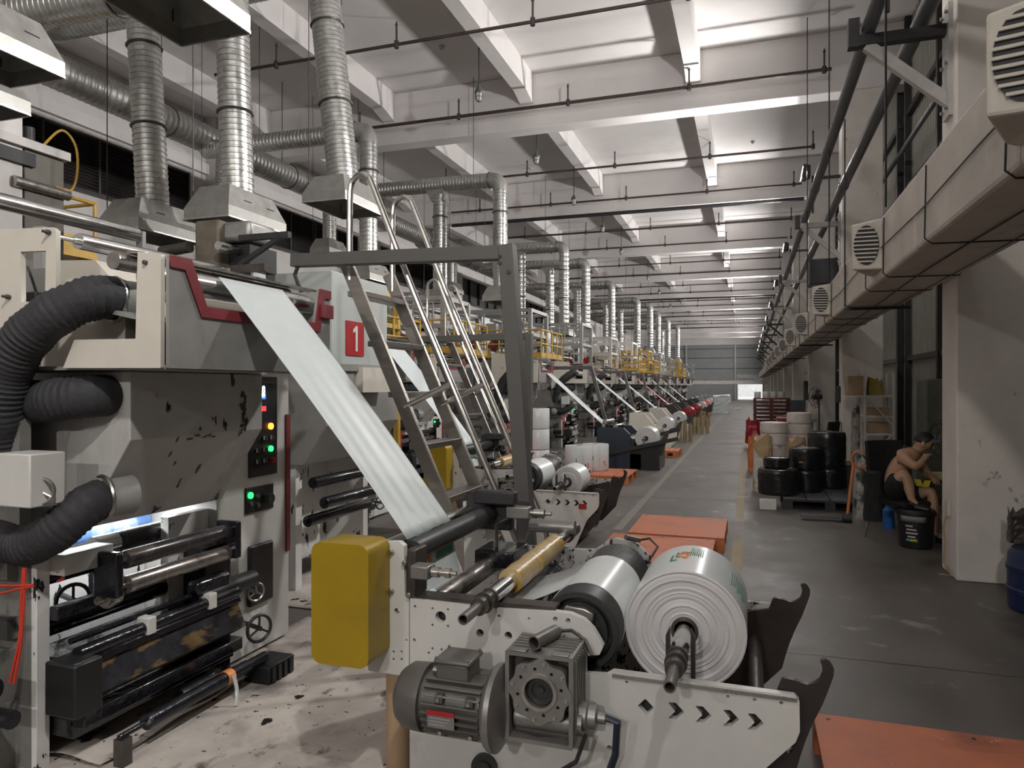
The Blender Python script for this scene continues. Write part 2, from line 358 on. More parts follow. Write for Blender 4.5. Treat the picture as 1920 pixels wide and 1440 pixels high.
# left wall
wl = struct(MB().box(XW - .3, XW, YB, YE, 0, 8.13), 'wall_left', M['wallplaster'], smooth=False)
for k, y in enumerate(BEAMS): MB().box(XW, XW + .3, y - .1, y + .5, 0, 8.13).build('pilaster', M['wallplaster'], wl, smooth=False)
MB().box(XW, XW + .12, YB, YE, 6.75, 7.0).build('wall_ledge', M['plaster'], wl, smooth=False)
slat0 = None
for k in range(5):
    y0 = Y0 + PITCH * k + .75; y1 = Y0 + PITCH * (k + 1) - .75
    win = struct(MB().box(XW - .01, XW + .015, y0, y1, 5.5, 6.62), 'window_%d' % (k + 1), M['dark'], smooth=False)
    n = 5
    for j in range(n + 1):
        y = y0 + (y1 - y0) * j / n
        MB().box(XW + .01, XW + .11, y - .025, y + .025, 5.5, 6.62).build('mullion', M['hook'], win, smooth=False)
    MB().box(XW + .01, XW + .14, y0 - .05, y1 + .05, 6.6, 6.68).build('window_head', M['steelwhite'], win, smooth=False)
    MB().box(XW + .01, XW + .14, y0 - .05, y1 + .05, 5.44, 5.5).build('window_sill', M['hook'], win, smooth=False)
    if k < 3:
        for j in range(n):
            a = y0 + (y1 - y0) * j / n + .025; b = y0 + (y1 - y0) * (j + 1) / n - .025
            for q in range(16):
                z = 5.53 + q * .067
                MB().add([(XW + .02, a, z + .05), (XW + .02, b, z + .05), (XW + .09, b, z), (XW + .09, a, z), (XW + .02, a, z + .058), (XW + .02, b, z + .058), (XW + .09, b, z + .008), (XW + .09, a, z + .008)],
                         [(0, 1, 2, 3), (4, 7, 6, 5), (0, 4, 5, 1), (1, 5, 6, 2), (2, 6, 7, 3), (3, 7, 4, 0)]).build('louvre_slat', M['hook'], win, smooth=False)
# right wall: corrugated cladding with dark frames, columns in front
mb = MB(); ys = []; y = YB; i = 0
pts = []
while y < YE:
    for dy, dx in ((0, 0), (.10, 0), (.115, .03), (.16, .03), (.175, 0)): pts.append((XR - dx, y + dy))
    y += .19
poly_n = len(pts)
k0 = len(mb.v)
for x, y in pts: mb.v.append(V((x, y, 0)))
for x, y in pts: mb.v.append(V((x, y, 8.13)))
for i in range(poly_n - 1): mb.f.append((i, i + 1, poly_n + i + 1, poly_n + i))
wr = mb.build('wall_right', M['corrug'], smooth=False); wr['kind'] = 'structure'
MB().box(XR + .02, XR + .3, YB, YE, 0, 8.13).build('outer_cladding', M['corrug'], wr, smooth=False)
for k in range(-2, 11):
    y = Y0 + PITCH * k
    if y > -8:
        c = struct(MB().box(1.62, 2.3, y, y + .47, 0, 6.999), 'wall_column', M['column'], smooth=False, bevel=.012)
    a, b = y + .47, y + PITCH
    wf = struct(MB().box(XR - .11, XR - .03, a, b, 6.36, 6.46), 'trim_%d' % (k + 6), M['dark'], smooth=False)
    for z0, z1 in ((5.05, 5.15), (3.3, 3.4)): MB().box(XR - .11, XR - .03, a, b, z0, z1).build('window_rail', M['dark'], wf, smooth=False)
    for yy in (a + .12, a + 2.4, a + 4.75, b - .12): MB().box(XR - .13, XR - .03, yy - .05, yy + .05, 0, 8.13).build('window_post', M['dark'], wf, smooth=False)
    MB().box(XR - .1, XR - .03, a, b, 2.05, 2.13).build('wall_girt', M['hook'], wf, smooth=False)
# back wall behind the camera
struct(MB().box(XW - .3, XR + .3, YB - .3, YB, 0, 8.13), 'wall_back', M['wallplaster'], smooth=False)
# end wall with roller door
DX0, DX1, DZ = -1.25, 1.55, 2.15
we = struct(MB().box(XW, DX0 - .15, YE, YE + .2, 0, 8.13), 'wall_end', M['endwall'], smooth=False)
MB().box(DX1 + .15, XR + .3, YE, YE + .2, 0, 8.13).build('cladding', M['endwall'], we, smooth=False)
MB().box(DX0 - .15, DX1 + .15, YE, YE + .2, 3.0, 8.13).build('cladding', M['endwall'], we, smooth=False)
for i in range(52):
    x = XW + .4 + i * .29
    if x < DX0 - .3 or x > DX1 + .3: MB().box(x, x + .05, YE - .03, YE, 0, 7.0).build('cladding_rib', M['endwall'], we, smooth=False)
    else: MB().box(x, x + .05, YE - .03, YE, 3.2, 7.0).build('cladding_rib', M['endwall'], we, smooth=False)
for z in (3.7, 5.0, 6.1): MB().box(XW, XR, YE - .05, YE, z, z + .06).build('cladding_girt', M['dark'], we, smooth=False)
for x in (-1.55, -7.3): MB().box(x - .1, x + .1, YE - .25, YE - .05, 0, 7.1).build('end_post', M['steelwhite'], we, smooth=False)
MB().box(XW, XR, YE - .4, YE, 6.6, 8.13).build('end_beam', M['plaster'], we, smooth=False)
dr = struct(MB().box(DX0 - .15, DX1 + .15, YE - .12, YE + .1, 2.62, 3.0), 'door_1', M['steelwhite'], smooth=False)
MB().box(DX0 - .15, DX0, YE - .12, YE + .15, 0, 2.65).build('door_jamb', M['steelwhite'], dr, smooth=False)
MB().box(DX1, DX1 + .15, YE - .12, YE + .15, 0, 2.65).build('door_jamb', M['steelwhite'], dr, smooth=False)
for i in range(6): MB().box(DX0, DX1, YE, YE + .05, 2.02 + i * .1, 2.11 + i * .1).build('door_slat', M['navy'], dr, smooth=False)
# white beam crossing the far aisle
solo(MB().box(-8.5, 1.9, 72, 72.25, 1.78, 2.12), 'crane_beam', M['steelwhite'], 'long white horizontal beam crossing the far end of the hall below the grey cladding', 'beam', bevel=.02)

# ================================================================== pipes, brackets, floodlights on the right columns
for i, (x, r, z, nm) in enumerate(((1.0, .062, 4.74, 'thick grey pipe running along the right columns, nearer the aisle'), (1.42, .068, 4.76, 'thick grey pipe running along the right columns, nearer the wall'))):
    p = thing('overhead_pipe', nm, 'pipe', (x, -8, z), 'grey pipes along the right columns')
    MB().cyl((x, -8, z), (x, 86, z), r, n=16).build('pipe_run', M['pipe'], p)
    for k in range(14):
        y = -6 + k * 6.1
        MB().cyl((x, y, z), (x, y + .12, z), r * 1.16, n=16).build('pipe_coupling', M['pipe'], p)
p = thing('wall_pipe', 'thin dark pipe running along the right wall below the window frames', 'pipe', (2.4, -8, 5.3))
MB().cyl((2.45, -8, 5.55), (2.45, 86, 5.55), .04, n=10).build('pipe_run', M['pipe'], p)
near = ['bracket on the nearest right column', 'bracket on the second right column']
for k in range(-1, 11):
    y = Y0 + PITCH * k + .2
    o = thing('pipe_bracket', 'white and dark triangular steel pipe bracket on the %s column of the right wall' % (ORD[k] + ' visible' if k >= 0 else 'hidden nearest'), 'bracket', (1.62, y, 4.2), 'triangular pipe brackets')
    z = 4.62
    MB().bar((.84, y, z), (1.62, y, z), .09, .09).build('bracket_arm', M['dark'] if k in (0,) or k > 3 else M['steelwhite'], o)
    MB().bar((.98, y, z - .04), (1.62, y, z - .62), .07, .09).build('bracket_brace', M['dark'] if k > 3 else M['steelwhite'], o)
    MB().box(.83, .92, y - .05, y + .05, z - .05, z + .2).build('bracket_stop', M['dark'], o)
    MB().box(1.585, 1.62, y - .1, y + .1, z - .75, z + .2).build('wall_plate', M['steelwhite'], o)
    for zz in (z - .68, z - .3, z + .13):
        for s in (-.07, .07): MB().cyl((1.585, y + s, zz), (1.56, y + s, zz), .016, n=6).build('bolt', M['steel'], o)
    if k == -1: pass
    f = thing('floodlight', 'lit white floodlight on the bracket of the %s column of the right wall' % (ORD[k] + ' visible' if k >= 0 else 'hidden nearest'), 'floodlight', (1.02, y, 5.4), 'floodlights along the right columns')
    px = .98
    MB().bar((1.62, y, 5.5), (px + .14, y, 5.5), .05, .05).build('mounting_arm', M['dark'], f)
    MB().bar((px + .16, y, 4.85), (px + .16, y, 5.55), .04, .04).build('mast', M['dark'], f)
    MB().obox((px + .02, y, 5.62), (.045, 0, -.012), (0, .16, 0), (.02, 0, .12)).build('housing', M['dark'], f, bevel=.01)
    MB().obox((px - .03, y, 5.605), (.004, 0, -.001), (0, .13, 0), (.018, 0, .1)).build('lens', M['flood'], f)
    for q in range(-3, 4): MB().obox((px + .085, y + q * .045, 5.625), (.03, 0, 0), (0, .006, 0), (0, 0, .1)).build('cooling_fin', M['dark'], f)
    for kind, wt in (('AREA', FLOOD_W), ('POINT', FLOOD_S)):
        ld = bpy.data.lights.new('floodlight_glow', kind); ld.energy = wt; ld.color = (1, .97, .945)
        if kind == 'AREA': ld.shape = 'RECTANGLE'; ld.size = .24; ld.size_y = .2
        else: ld.shadow_soft_size = .09
        lo = bpy.data.objects.new('floodlight_glow', ld); COL.objects.link(lo); lo.parent = f
        lo.location = V((px - (.06 if kind == 'AREA' else .15), y, 5.6)) - ORG[f.name]; lo.rotation_euler = (0, math.radians(90), 0)
# two unseen fill floodlights added behind the camera to brighten near machines and columns
for bi, (bx_, bz_, bw_) in enumerate(((-5.5, 5.9, BACK_FILL_W * .7), (-1.2, 5.9, BACK_FILL_W * 1.4))):
    f = thing('floodlight', 'added unseen fill floodlight on the wall behind the camera, %s of two' % ('left', 'right')[bi], 'floodlight', (bx_, YB, bz_), 'added fill floodlights on the back wall')
    MB().bar((bx_, YB, bz_), (bx_, YB + .14, bz_), .05, .05).build('mounting_arm', M['dark'], f)
    MB().box(bx_ - .22, bx_ + .22, YB + .14, YB + .22, bz_ - .16, bz_ + .16).build('housing', M['dark'], f, bevel=.01)
    MB().box(bx_ - .19, bx_ + .19, YB + .22, YB + .226, bz_ - .13, bz_ + .13).build('lens', M['flood'], f)
    ld = bpy.data.lights.new('floodlight_glow', 'AREA'); ld.shape = 'RECTANGLE'; ld.size = .38; ld.size_y = .26; ld.energy = bw_; ld.color = (1, .95, .9)
    lo = bpy.data.objects.new('floodlight_glow', ld); COL.objects.link(lo); lo.parent = f
    lo.location = V((bx_, YB + .25, bz_)) - ORG[f.name]; lo.rotation_euler = (math.radians(78), 0, 0)
# hanging cables
for x, y, z0, z1, lb in ((.98, 6.0, 2.95, 8.1, 'thin dark cable hanging straight down to the first duct outlet box'), (1.0, 10.2, 2.95, 8.1, 'thin dark cable hanging down near the second duct outlet box'), (.98, 13.6, 2.9, 8.1, 'thin dark cable hanging beside the second visible column')):
    solo(MB().cyl((x, y, z0), (x, y, z1), .009, n=6), 'hanging_cable', M['black'], lb, 'cable')
# ventilation duct with outlets
dct = thing('ventilation_duct', 'long beige rectangular air duct hung beside the right columns', 'duct', (1.33, -8, 2.49))
XA, XB, ZA, ZB = 1.04, 1.6, 2.49, 3.0
yy = -8.0; i = 0
while yy < 80:
    L = 1.9
    MB().box(XA, XB, yy + .004, yy + L - .004, ZA, ZB).build('duct_section', M['ducting'], dct, smooth=False, bevel=.025)
    yy += L
for k in range(44):
    y = -6.5 + k * 1.27 + .2 * math.sin(k * 2.1)
    # wire ties around the duct
    a = .012
    MB().tube([(XA - a, y, ZB - .05), (XA - a, y + .04, ZA + .02), (XA + .03, y + .05, ZA - a), (XB - .02, y + .1, ZA - a), (XB + a, y + .1, ZA + .05)], .005, 5).build('tie_wire', M['black'], dct)
for (x, z) in ((XA - .008, 2.72), (XA - .008, 2.71)):
    pass
MB().tube([(XA - .01, -6 + i * 1.1, 2.73 + .02 * math.sin(i * 1.7)) for i in range(80)], .005, 5).build('side_cable', M['black'], dct)
MB().tube([(1.3 + .03 * math.sin(i), -6 + i * 1.1, ZA - .012) for i in range(80)], .006, 5).build('under_cable', M['black'], dct)
MB().tube([(1.5 + .02 * math.sin(i * .7), -6 + i * 1.1, ZA - .012) for i in range(80)], .004, 5).build('under_cable', M['black'], dct)
for k, y in enumerate((-1, 3.15, 6.75, 10.7, 14.6, 18.4, 22.2, 26, 29.8, 33.6, 37.4)):
    ob = MB()
    z0, z1, xo = 2.56, 2.98, .22
    a = [(XA, y - .24, z0), (XA, y + .24, z0), (XA, y + .24, z1), (XA, y - .24, z1)]
    b = [(XA - xo, y - .13, z0 + .02), (XA - .06, y + .22, z0 + .02), (XA - .06, y + .22, z1 - .02), (XA - xo, y - .13, z1 - .02)]
    bx = ob.frustum(a, b).build('outlet_box', M['ducting'], dct, smooth=False, bevel=.015)
    c = (V(b[0]) + V(b[2])) / 2; ax = (V(b[1]) - V(b[0])); ax.normalize(); nz = V((-ax.y, ax.x, 0)); nz = nz if nz.x < 0 else -nz
    # grille faces the aisle towards the camera
    b0, b1 = V(a[0]), V(b[0]); c = (V(a[0]) + V(a[3]) + V(b[0]) + V(b[3])) / 4; ax = (b1 - b0).normalized(); nz = V((ax.y, -ax.x, 0)); nz = nz if nz.y < 0 else -nz
    hw = (b1 - b0).length / 2
    c2 = c + nz * .006
    ovl = [c2 + ax * (math.cos(t * PI / 10) * hw * .82) + V((0, 0, math.sin(t * PI / 10) * .165)) for t in range(20)]
    MB().prism(ovl, nz * .004).build('grille_opening', M['black'], bx, smooth=False)
    for q in range(-4, 5):
        zz = q * .034; hh = hw * .82 * math.sqrt(max(.02, 1 - (zz / .165) ** 2))
        MB().obox(c2 + nz * .012 + V((0, 0, zz)), ax * hh, nz * .006, V((0, 0, .006))).build('grille_slat', M['ducting'], bx, smooth=False)
for k in range(10):
    y = 1.2 + 7.6 * k
    MB().bar((XA - .02, y, ZA - .025), (XB + .08, y, ZA - .025), .04, .03).build('hanger_bar', M['dark'], dct)
    MB().cyl((XA - .015, y, ZA), (XA - .015, y, 4.6), .008, n=6).build('hanger_rod', M['dark'], dct)
# wall outlet on column, conduit
o = thing('wall_socket', 'white socket box with dangling cable low on the nearest right column', 'socket', (1.62, 6.95, .55))
MB().box(1.59, 1.62, 6.88, 6.97, .5, .64).build('socket_box', M['steelwhite'], o, bevel=.005)
MB().tube([(1.59, 6.92, .5), (1.575, 6.93, .4), (1.59, 6.95, .25), (1.575, 6.93, .1), (1.6, 6.8, .02), (1.52, 6.85, .015)], .008, 6).build('cable', M['card'], o)
solo(MB().box(1.56, 1.62, 14.5, 14.62, 1.3, 1.6), 'breaker_box', M['dark'], 'small dark breaker box on the second visible column', 'box', bevel=.006)
solo(MB().box(1.5, 1.62, 22.15, 22.3, 1.2, 1.75), 'breaker_box', M['dark'], 'tall dark switch box on the third visible column', 'box', bevel=.006)
solo(MB().box(1.15, 1.62, 15.3, 15.9, 3.62, 4.12), 'ventilation_box', M['dark'], 'black framed fan box between the grey pipes and the duct', 'ventilation box', bevel=.02)
# sprinkler pipes across the ceiling with drops
sp = []
for k, b in enumerate([-.8] + BEAMS[1:]):
    for dy, z in ((-3.7, 7.25), (-.45, 7.25)) if k else ((5.5, 7.25), (0.2, 7.25)):
        sp.append(b + dy)
sp = sorted(y for y in sp if 4 < y < 72)
for k, y in enumerate(sp):
    o = thing('sprinkler_pipe', 'thin dark sprinkler pipe crossing under the ceiling, %s from the camera' % ORD[k] if k < 20 else 'thin dark sprinkler pipe', 'pipe', (-9, y, 7.25), 'sprinkler pipes under the ceiling')
    MB().cyl((-9.2, y, 7.25), (1.4, y, 7.25), .028 if k % 3 else .036, n=8).build('pipe_run', M['rust'], o)
    for q in range(5):
        x = -8.2 + q * 2.35 + .4 * ((k * 37) % 5) / 5
        MB().cyl((x, y, 7.25), (x, y, 7.56), .017, n=6).build('sprinkler_riser', M['rust'], o)
        MB().lathe((x, y, 7.56), (0, 0, 1), [(0, .017), (.02, .03), (.04, .012), (.07, .012)], 8).build('sprinkler_head', M['rust'], o)
        MB().cyl((x, y - .0, 7.19), (x, y, 7.31), .04, n=8).build('pipe_tee', M['rust'], o)
# thick dark conduit lines under some beams
for k, y in enumerate((BEAMS[3] + .1, BEAMS[6] + .1, BEAMS[9] + .1)):
    solo(MB().cyl((-9.4, y, 6.95), (1.5, y, 6.95), .05, n=10), 'cable_conduit', M['dark'], 'thick dark conduit along the underside of the %s main ceiling beam' % ('third', 'sixth', 'ninth')[k], 'conduit')
# pendant lamps
def pendant(x, y, z, zt):
    o = thing('pendant_lamp', '', 'lamp', (x, y, z), 'unlit caged pendant lamps')
    MB().cyl((x, y, z + .28), (x, y, zt), .012, n=6).build('stem', M['dark'], o)
    MB().lathe((x, y, z + .14), (0, 0, 1), [(0, .075), (.02, .085), (.06, .07), (.1, .035), (.15, .022)], 14).build('lamp_cap', M['pipe'], o)
    MB().lathe((x, y, z), (0, 0, 1), [(0, .015), (.02, .045), (.06, .06), (.14, .062)], 12).build('glass_dome', M['glass'], o)
    for q in range(6):
        a = q * PI / 3; c, s = math.cos(a), math.sin(a)
        MB().tube([(x + .07 * c, y + .07 * s, z + .14), (x + .072 * c, y + .072 * s, z + .06), (x + .05 * c, y + .05 * s, z + .005), (x, y, z - .015)], .0045, 5).build('cage_wire', M['dark'], o)
    MB().torus((x, y, z + .07), (0, 0, 1), .072, .0045, 16, 5).build('cage_ring', M['dark'], o)
    return o
PL = [(898, 190), (1006, 307), (1076, 384), (1130, 435), (1165, 477), (1215, 525), (1257, 578), (1290, 612), (1236, 552)]
n = 0
for (a, b) in PL:
    z = 6.72; p = rz(a, b, z)
    q = pendant(p.x, p.y, p.z, 8.1); lb = 'unlit caged pendant lamp under the ceiling, %s from the camera' % ORD[n]; q['label'] = lb; n += 1
# ================================================================== the film rewinder in front
YF, YK = 2.5, 3.55      # outer face of near plate, outer face of far plate
def P2(px, py, Y=YF): p = ry(px, py, Y); return (p.x, p.z)
def Yof(px, X): r = ray(px, CY); return X * r.y / r.x
def CH(px, py, r, Y=YF): p = ry(px, py, Y); return (p.x, p.z, r)
def chevs(Y=YF):
    out = [[P2(1211 - 15, 1325 - 2, Y), P2(1210, 1310, Y), P2(1226, 1327, Y), P2(1212, 1341, Y)]]
    base = [(1252.7, 1316.7), (1267, 1317.7), (1283, 1335), (1267, 1349), (1252.7, 1346.7), (1266, 1334)]
    for dx, dy in ((0, 0), (51, 7), (103, 14), (149, 21)): out.append([P2(a + dx, b + dy, Y) for a, b in base])
    return out
def build_rewinder():
    rw = thing('film_rewinder', 'white film rewinding machine with yellow guard box and grey motor in the foreground', 'machine', (-.6, 3.0, 0), 'film rewinders')
    xL = ry(768, 1200, YF).x; xR = ry(1432, 1400, YF).x
    sw = xL - .33
    # left head plate and right main plate, near and far
    A = [P2(697, 1016), P2(748, 1016), P2(757, 1024), P2(759, 1118), P2(767, 1123), P2(767, 1269), P2(703, 1259)]
    A = [(x - .03 if i in (0, 6) else x, z) for i, (x, z) in enumerate(A)]
    Ah = [CH(721, 1145, .012), CH(744, 1146, .012), CH(735, 1035, .007), CH(735, 1108, .007), CH(738, 1222, .005), CH(753, 1222, .005), CH(738, 1236, .005), CH(753, 1236, .005), CH(730, 1200, .004), CH(762, 1200, .004)]
    B = [P2(768.5, 1122), P2(930, 1141), P2(1040, 1147), P2(1070, 1151), P2(1095, 1162), P2(1113, 1180), P2(1131, 1212), P2(1124, 1228), P2(1098, 1230), P2(1098, 1264), P2(1136, 1266), P2(1149, 1259), P2(1490, 1305), P2(1499, 1314), P2(1500, 1372), P2(1492, 1392), (xR, P2(1432, 1444)[1]), (xR - .12, .06), (xL, .06)]
    Bh = [CH(826, 1157, .022), CH(900, 1187, .015), CH(953, 1192, .015), CH(935, 1155, .006), CH(992, 1160, .005), CH(1041, 1161, .009), CH(1065, 1164, .009), CH(778, 1137, .006), CH(777, 1200, .006), CH(811, 1216, .005), CH(828, 1218, .005), CH(837, 1228, .005), CH(804, 1224, .005), CH(819, 1237, .005), CH(811, 1141, .005), CH(840, 1143, .005), CH(811, 1172, .005), CH(840, 1174, .005),
          CH(1175, 1279, .005), CH(1365, 1306, .005), CH(1415, 1312, .006), CH(1465, 1318, .006), CH(1158, 1360, .014), CH(1143, 1402, .009), CH(1150, 1427, .009), CH(1085, 1190, .006)]
    pl = plate_obj('near_head_plate', A, Ah, .03, 'Y', YF + .015, M['white'], rw, bevel=.003)
    pm_ = plate_obj('near_main_plate', B, Bh + chevs(), .03, 'Y', YF + .015, M['white'], rw, bevel=.003)
    plate_obj('far_head_plate', A, Ah, .03, 'Y', YK - .015, M['white'], rw)
    plate_obj('far_main_plate', B, Bh + chevs(), .03, 'Y', YK - .015, M['splat'], rw)
    # back of the near plate is flanged along its top edge
    MB().bar(ry(1150, 1262, YF + .02), ry(1494, 1308, YF + .02), .05, .012).build('plate_flange', M['steel'], rw)
    MB().bar((xL + .02, YF + .05, P2(930, 1141)[1] + .008), (P2(1040, 1147)[0], YF + .05, P2(1040, 1147)[1] + .004), .07, .014).build('plate_flange', M['darksteel'], rw)
    # cross members and dark belly
    for x, z in ((xL + .1, .35), (-.4, .18), (xR - .25, .2)): MB().cyl((x, YF + .03, z), (x, YK - .03, z), .035, n=14).build('tie_bar', M['darksteel'], rw)
    MB().box(xL + .05, xR - .2, YF + .12, YK - .12, .02, .1).build('base_tray', M['darksteel'], rw)
    for x in (xL + .06, xR - .28):
        for y in (YF + .015, YK - .015): MB().box(x - .05, x + .05, y - .04, y + .04, 0, .07).build('foot', M['darksteel'], rw)
    MB().box(xL + .02, -.66, YF + .034, YF + .044, .1, .73).build('shade_panel', M['dark'], rw)  # added dark sheets imitating the shaded interior behind the plate holes
    MB().box(-.66, xR - .12, YF + .034, YF + .044, .1, .5).build('shade_panel', M['dark'], rw)
    # yellow chain guard on the near head plate
    yf = YF - .17; g0, g1 = ry(583, 1100, yf).x, ry(690, 1100, yf).x; gz0, gz1 = ry(640, 1250, yf).z, ry(640, 1020, yf).z
    me = plate(rrect(g0, g1, gz0, gz1, .04, 6), [], YF - yf - .004); off = ORG[rw.name]
    for v in me.vertices: v.co = V((v.co.x, (yf + YF) / 2 - v.co.z, v.co.y)) - off
    gd = mkobj('yellow_guard', me, M['yellow'], rw, smooth=True, bevel=.012, off=off, label='rounded yellow metal guard box')
    h = ry(707, 1213, YF - .01); MB().cbox((h.x, YF - .012, h.z), .03, .024, .035).build('guard_hinge', M['darksteel'], rw, bevel=.004)
    # roller bracket with adjuster at the near head plate
    bx = ry(772, 1075, YF).x
    MB().box(bx - .02, bx + .02, YF - .005, YF + .1, P2(772, 1118)[1], P2(772, 1030)[1]).build('roller_bracket', M['darksteel'], rw, bevel=.006)
    c = ry(795, 1072, YF - .03)
    MB().cbox((c.x - .01, YF - .02, c.z), .075, .07, .05).build('adjuster_block', M['alum'], rw, bevel=.005)
    ad = MB().lathe((c.x + .03, YF - .02, c.z), (1, 0, 0), [(0, .02), (.03, .02), (.03, .014), (.055, .014), (.055, .019), (.075, .019), (.075, .009), (.1, .009)], 12).build('adjuster_screw', M['steel'], rw)
    for a, b in ((735, 1035), (735, 1108), (760, 1055), (768, 1115)):
        p = ry(a, b, YF); MB().lathe((p.x, YF, p.z), (0, -1, 0), [(0, .011), (.012, .011), (.014, .008)], 6).build('bolt_head', M['steel'], rw)
    # far adjuster group
    X2 = -1.27
    MB().box(X2 - .13, X2 + .12, YK - .09, YK - .03, .86, 1.05).build('far_roller_bracket', M['dark'], rw, bevel=.01)
    MB().box(X2 - .06, X2 + .16, YK - .16, YK - .1, 1.0, 1.07).build('sensor_housing', M['dark'], rw, bevel=.01)
    MB().cbox((X2 + .17, YK - .12, .965), .12, .06, .06).build('valve_body', M['alum'], rw, bevel=.006)
    MB().lathe((X2 + .23, YK - .12, .965), (1, 0, 0), [(0, .012), (.02, .012), (.02, .021), (.075, .021), (.08, .01), (.11, .01)], 12).build('valve_knob', M['steel'], rw)
    MB().cyl((X2 + .18, YK + .05, .87), (X2 + .42, YK + .05, .87), .035, n=14).build('air_cylinder', M['alum'], rw)
    MB().tube([(X2 + .15, YK - .13, .95), (X2 + .06, YK - .15, .9), (X2 + .08, YK - .2, .78), (X2 + .2, YK - .2, .7)], .01, 6).build('air_hose', M['rubber'], rw)
    MB().box(X2 + .0, X2 + .2, YK - .3, YK - .06, .72, .8).build('junction_box', M['ink'], rw, bevel=.006)
    MB().tube([(-.95, YK - .1, .72), (-.85, YK - .12, .66), (-.75, YK - .1, .7), (-.7, YK - .08, .78)], .01, 6).build('air_hose', M['rubber'], rw)
    # rollers
    def roller(nm, x, z, r, m, y0=YF + .05, y1=YK - .05, j=.02):
        q = MB().lathe((x, y0, z), (0, 1, 0), [(0, r * .4), (j, r * .4), (j, r * .94), (j + .006, r), (y1 - y0 - j - .006, r), (y1 - y0 - j, r * .94), (y1 - y0 - j, r * .4), (y1 - y0, r * .4)], 24).build(nm, m, rw); return q
    roller('nip_roller', X2, .945, .045, M['rubber'])
    roller('guide_roller', X2 - .115, .945, .035, M['chrome'])
    roller('guide_roller', X2 + .06, .72, .045, M['dirtychrome'])
    roller('guide_roller', -.93, .66, .05, M['rubber'])
    roller('guide_roller', X2 + .19, .56, .04, M['darkroller'])
    # surface drum with its wrap of film
    DXc, DZc, DR = -.6, .687, .15
    y0, y1 = 2.6, 3.45
    dr = MB().lathe((DXc, y0, DZc), (0, 1, 0), [(0, .03), (0, DR * .72), (.03, DR * .72), (.03, DR * .8), (0, DR * .84), (0, DR - .004), (.006, DR), (y1 - y0 - .006, DR), (y1 - y0, DR - .004), (y1 - y0, .03)], 40).build('surface_drum', M['rubber'], rw)
    MB().lathe((DXc, 2.72, DZc), (0, 1, 0), [(0, DR + .0005), (0, DR + .003), (.46, DR + .003), (.46, DR + .0005)], 40, False).build('film_wrap', M['filmroll'], dr)
    MB().cyl((DXc, YF + .03, DZc), (DXc, YK - .03, DZc), .03, n=14).build('drum_shaft', M['steel'], rw)
    mb = MB(); a = V((DXc - .06, 2.72, DZc + DR * .93)); b = V((-.93, 2.72, .715))
    mb.grid(lambda u, v: a.lerp(b, u) + V((0, .46 * v, -.012 * math.sin(u * PI))), 8, 2).build('film_feed', M['clearfilm'], rw, solid=.0015)
    # arm bracket on near side over the drum
    q = [ry(1078, 1146, YF + .05), ry(1108, 1150, YF + .05)]
    MB().prism([ry(a, b, YF + .06) for a, b in ((1048, 1152), (1060, 1136), (1095, 1142), (1113, 1152), (1110, 1170), (1085, 1166))], (0, .03, 0)).build('drum_arm', M['steel'], rw, bevel=.004)
    MB().prism([ry(a, b, YK - .06) for a, b in ((1100, 1040), (1150, 1008), (1190, 1015), (1222, 1045), (1215, 1075), (1150, 1090))], (0, .025, 0)).build('drum_arm', M['splat'], rw, bevel=.004)
    p = V((DXc + .1, 3.47, DZc + DR + .02)); MB().cyl(p, p + V((-.06, -.05, .02)), .014, n=10).build('air_fitting', M['steel'], rw)
    MB().tube([p, p + V((.05, -.02, .015)), p + V((.09, -.03, -.02)), p + V((.06, -.04, -.07))], .006, 6).build('air_hose', M['rubber'], rw)
    # fork plates that carry the winding shaft
    RX, RZ = -.227, .69
    for y in (YF + .05, YK - .08):
        for s in (-1, 1):
            MB().prism([(RX + s * .036, y, RZ - .12), (RX + s * .05, y, RZ - .12), (RX + s * .05, y, RZ + .035), (RX + s * .036, y, RZ + .065)], (0, .03, 0)).build('shaft_fork', M['dark'], rw)
    # dark hook arms at the discharge end
    hk = [(1150, 1330), (1456, 1300), (1466, 1275), (1473, 1272), (1494, 1277), (1512, 1284), (1527, 1281), (1538, 1274), (1543, 1262), (1542, 1250), (1538, 1241), (1546, 1237), (1557, 1243), (1564, 1255), (1563, 1268), (1555, 1290), (1543, 1320), (1525, 1355), (1510, 1390), (1500, 1420), (1490, 1455)]
    H = [P2(a, b, YF + .04) for a, b in hk] + [(xR - .05, .15), (xR - .4, .12), (xR - .5, .4)]
    plate_obj('hook_arm', H, [CH(1478, 1405, .012, YF + .04)], .02, 'Y', YF + .05, M['hook'], rw, bevel=.002)
    plate_obj('hook_arm', H, [], .02, 'Y', YK - .05, M['hook'], rw, bevel=.002)
    MB().cyl((xR - .02, YF + .05, .42), (xR - .02, YK - .05, .42), .03, n=14).build('tie_bar', M['darksteel'], rw)
    MB().prism([ry(a, b, YK - .04) for a, b in ((1530, 1135), (1545, 1160), (1530, 1185), (1522, 1160))], (0, .01, 0)).build('warning_flag', M['rail'], rw) if False else None
    # ------------------------------ gear motor on the near plate
    my, mz = 2.345, ry(840, 1313, 2.34).z
    x0, x1 = Yx(750, my), Yx(925, my)
    L = x1 - x0; R = .108
    mt = MB().lathe((x0, my, mz), (1, 0, 0), [(0, .03), (0, R * .55), (.02, R * .86), (.05, R * 1.06), (.115, R * 1.09), (.118, R * 1.09)], 32).build('motor_fan_cover', M['motor'], rw)
    body = MB().cyl((x0 + .112, my, mz), (x1, my, mz), R * .9, n=32).build('motor_body', M['motor'], rw)
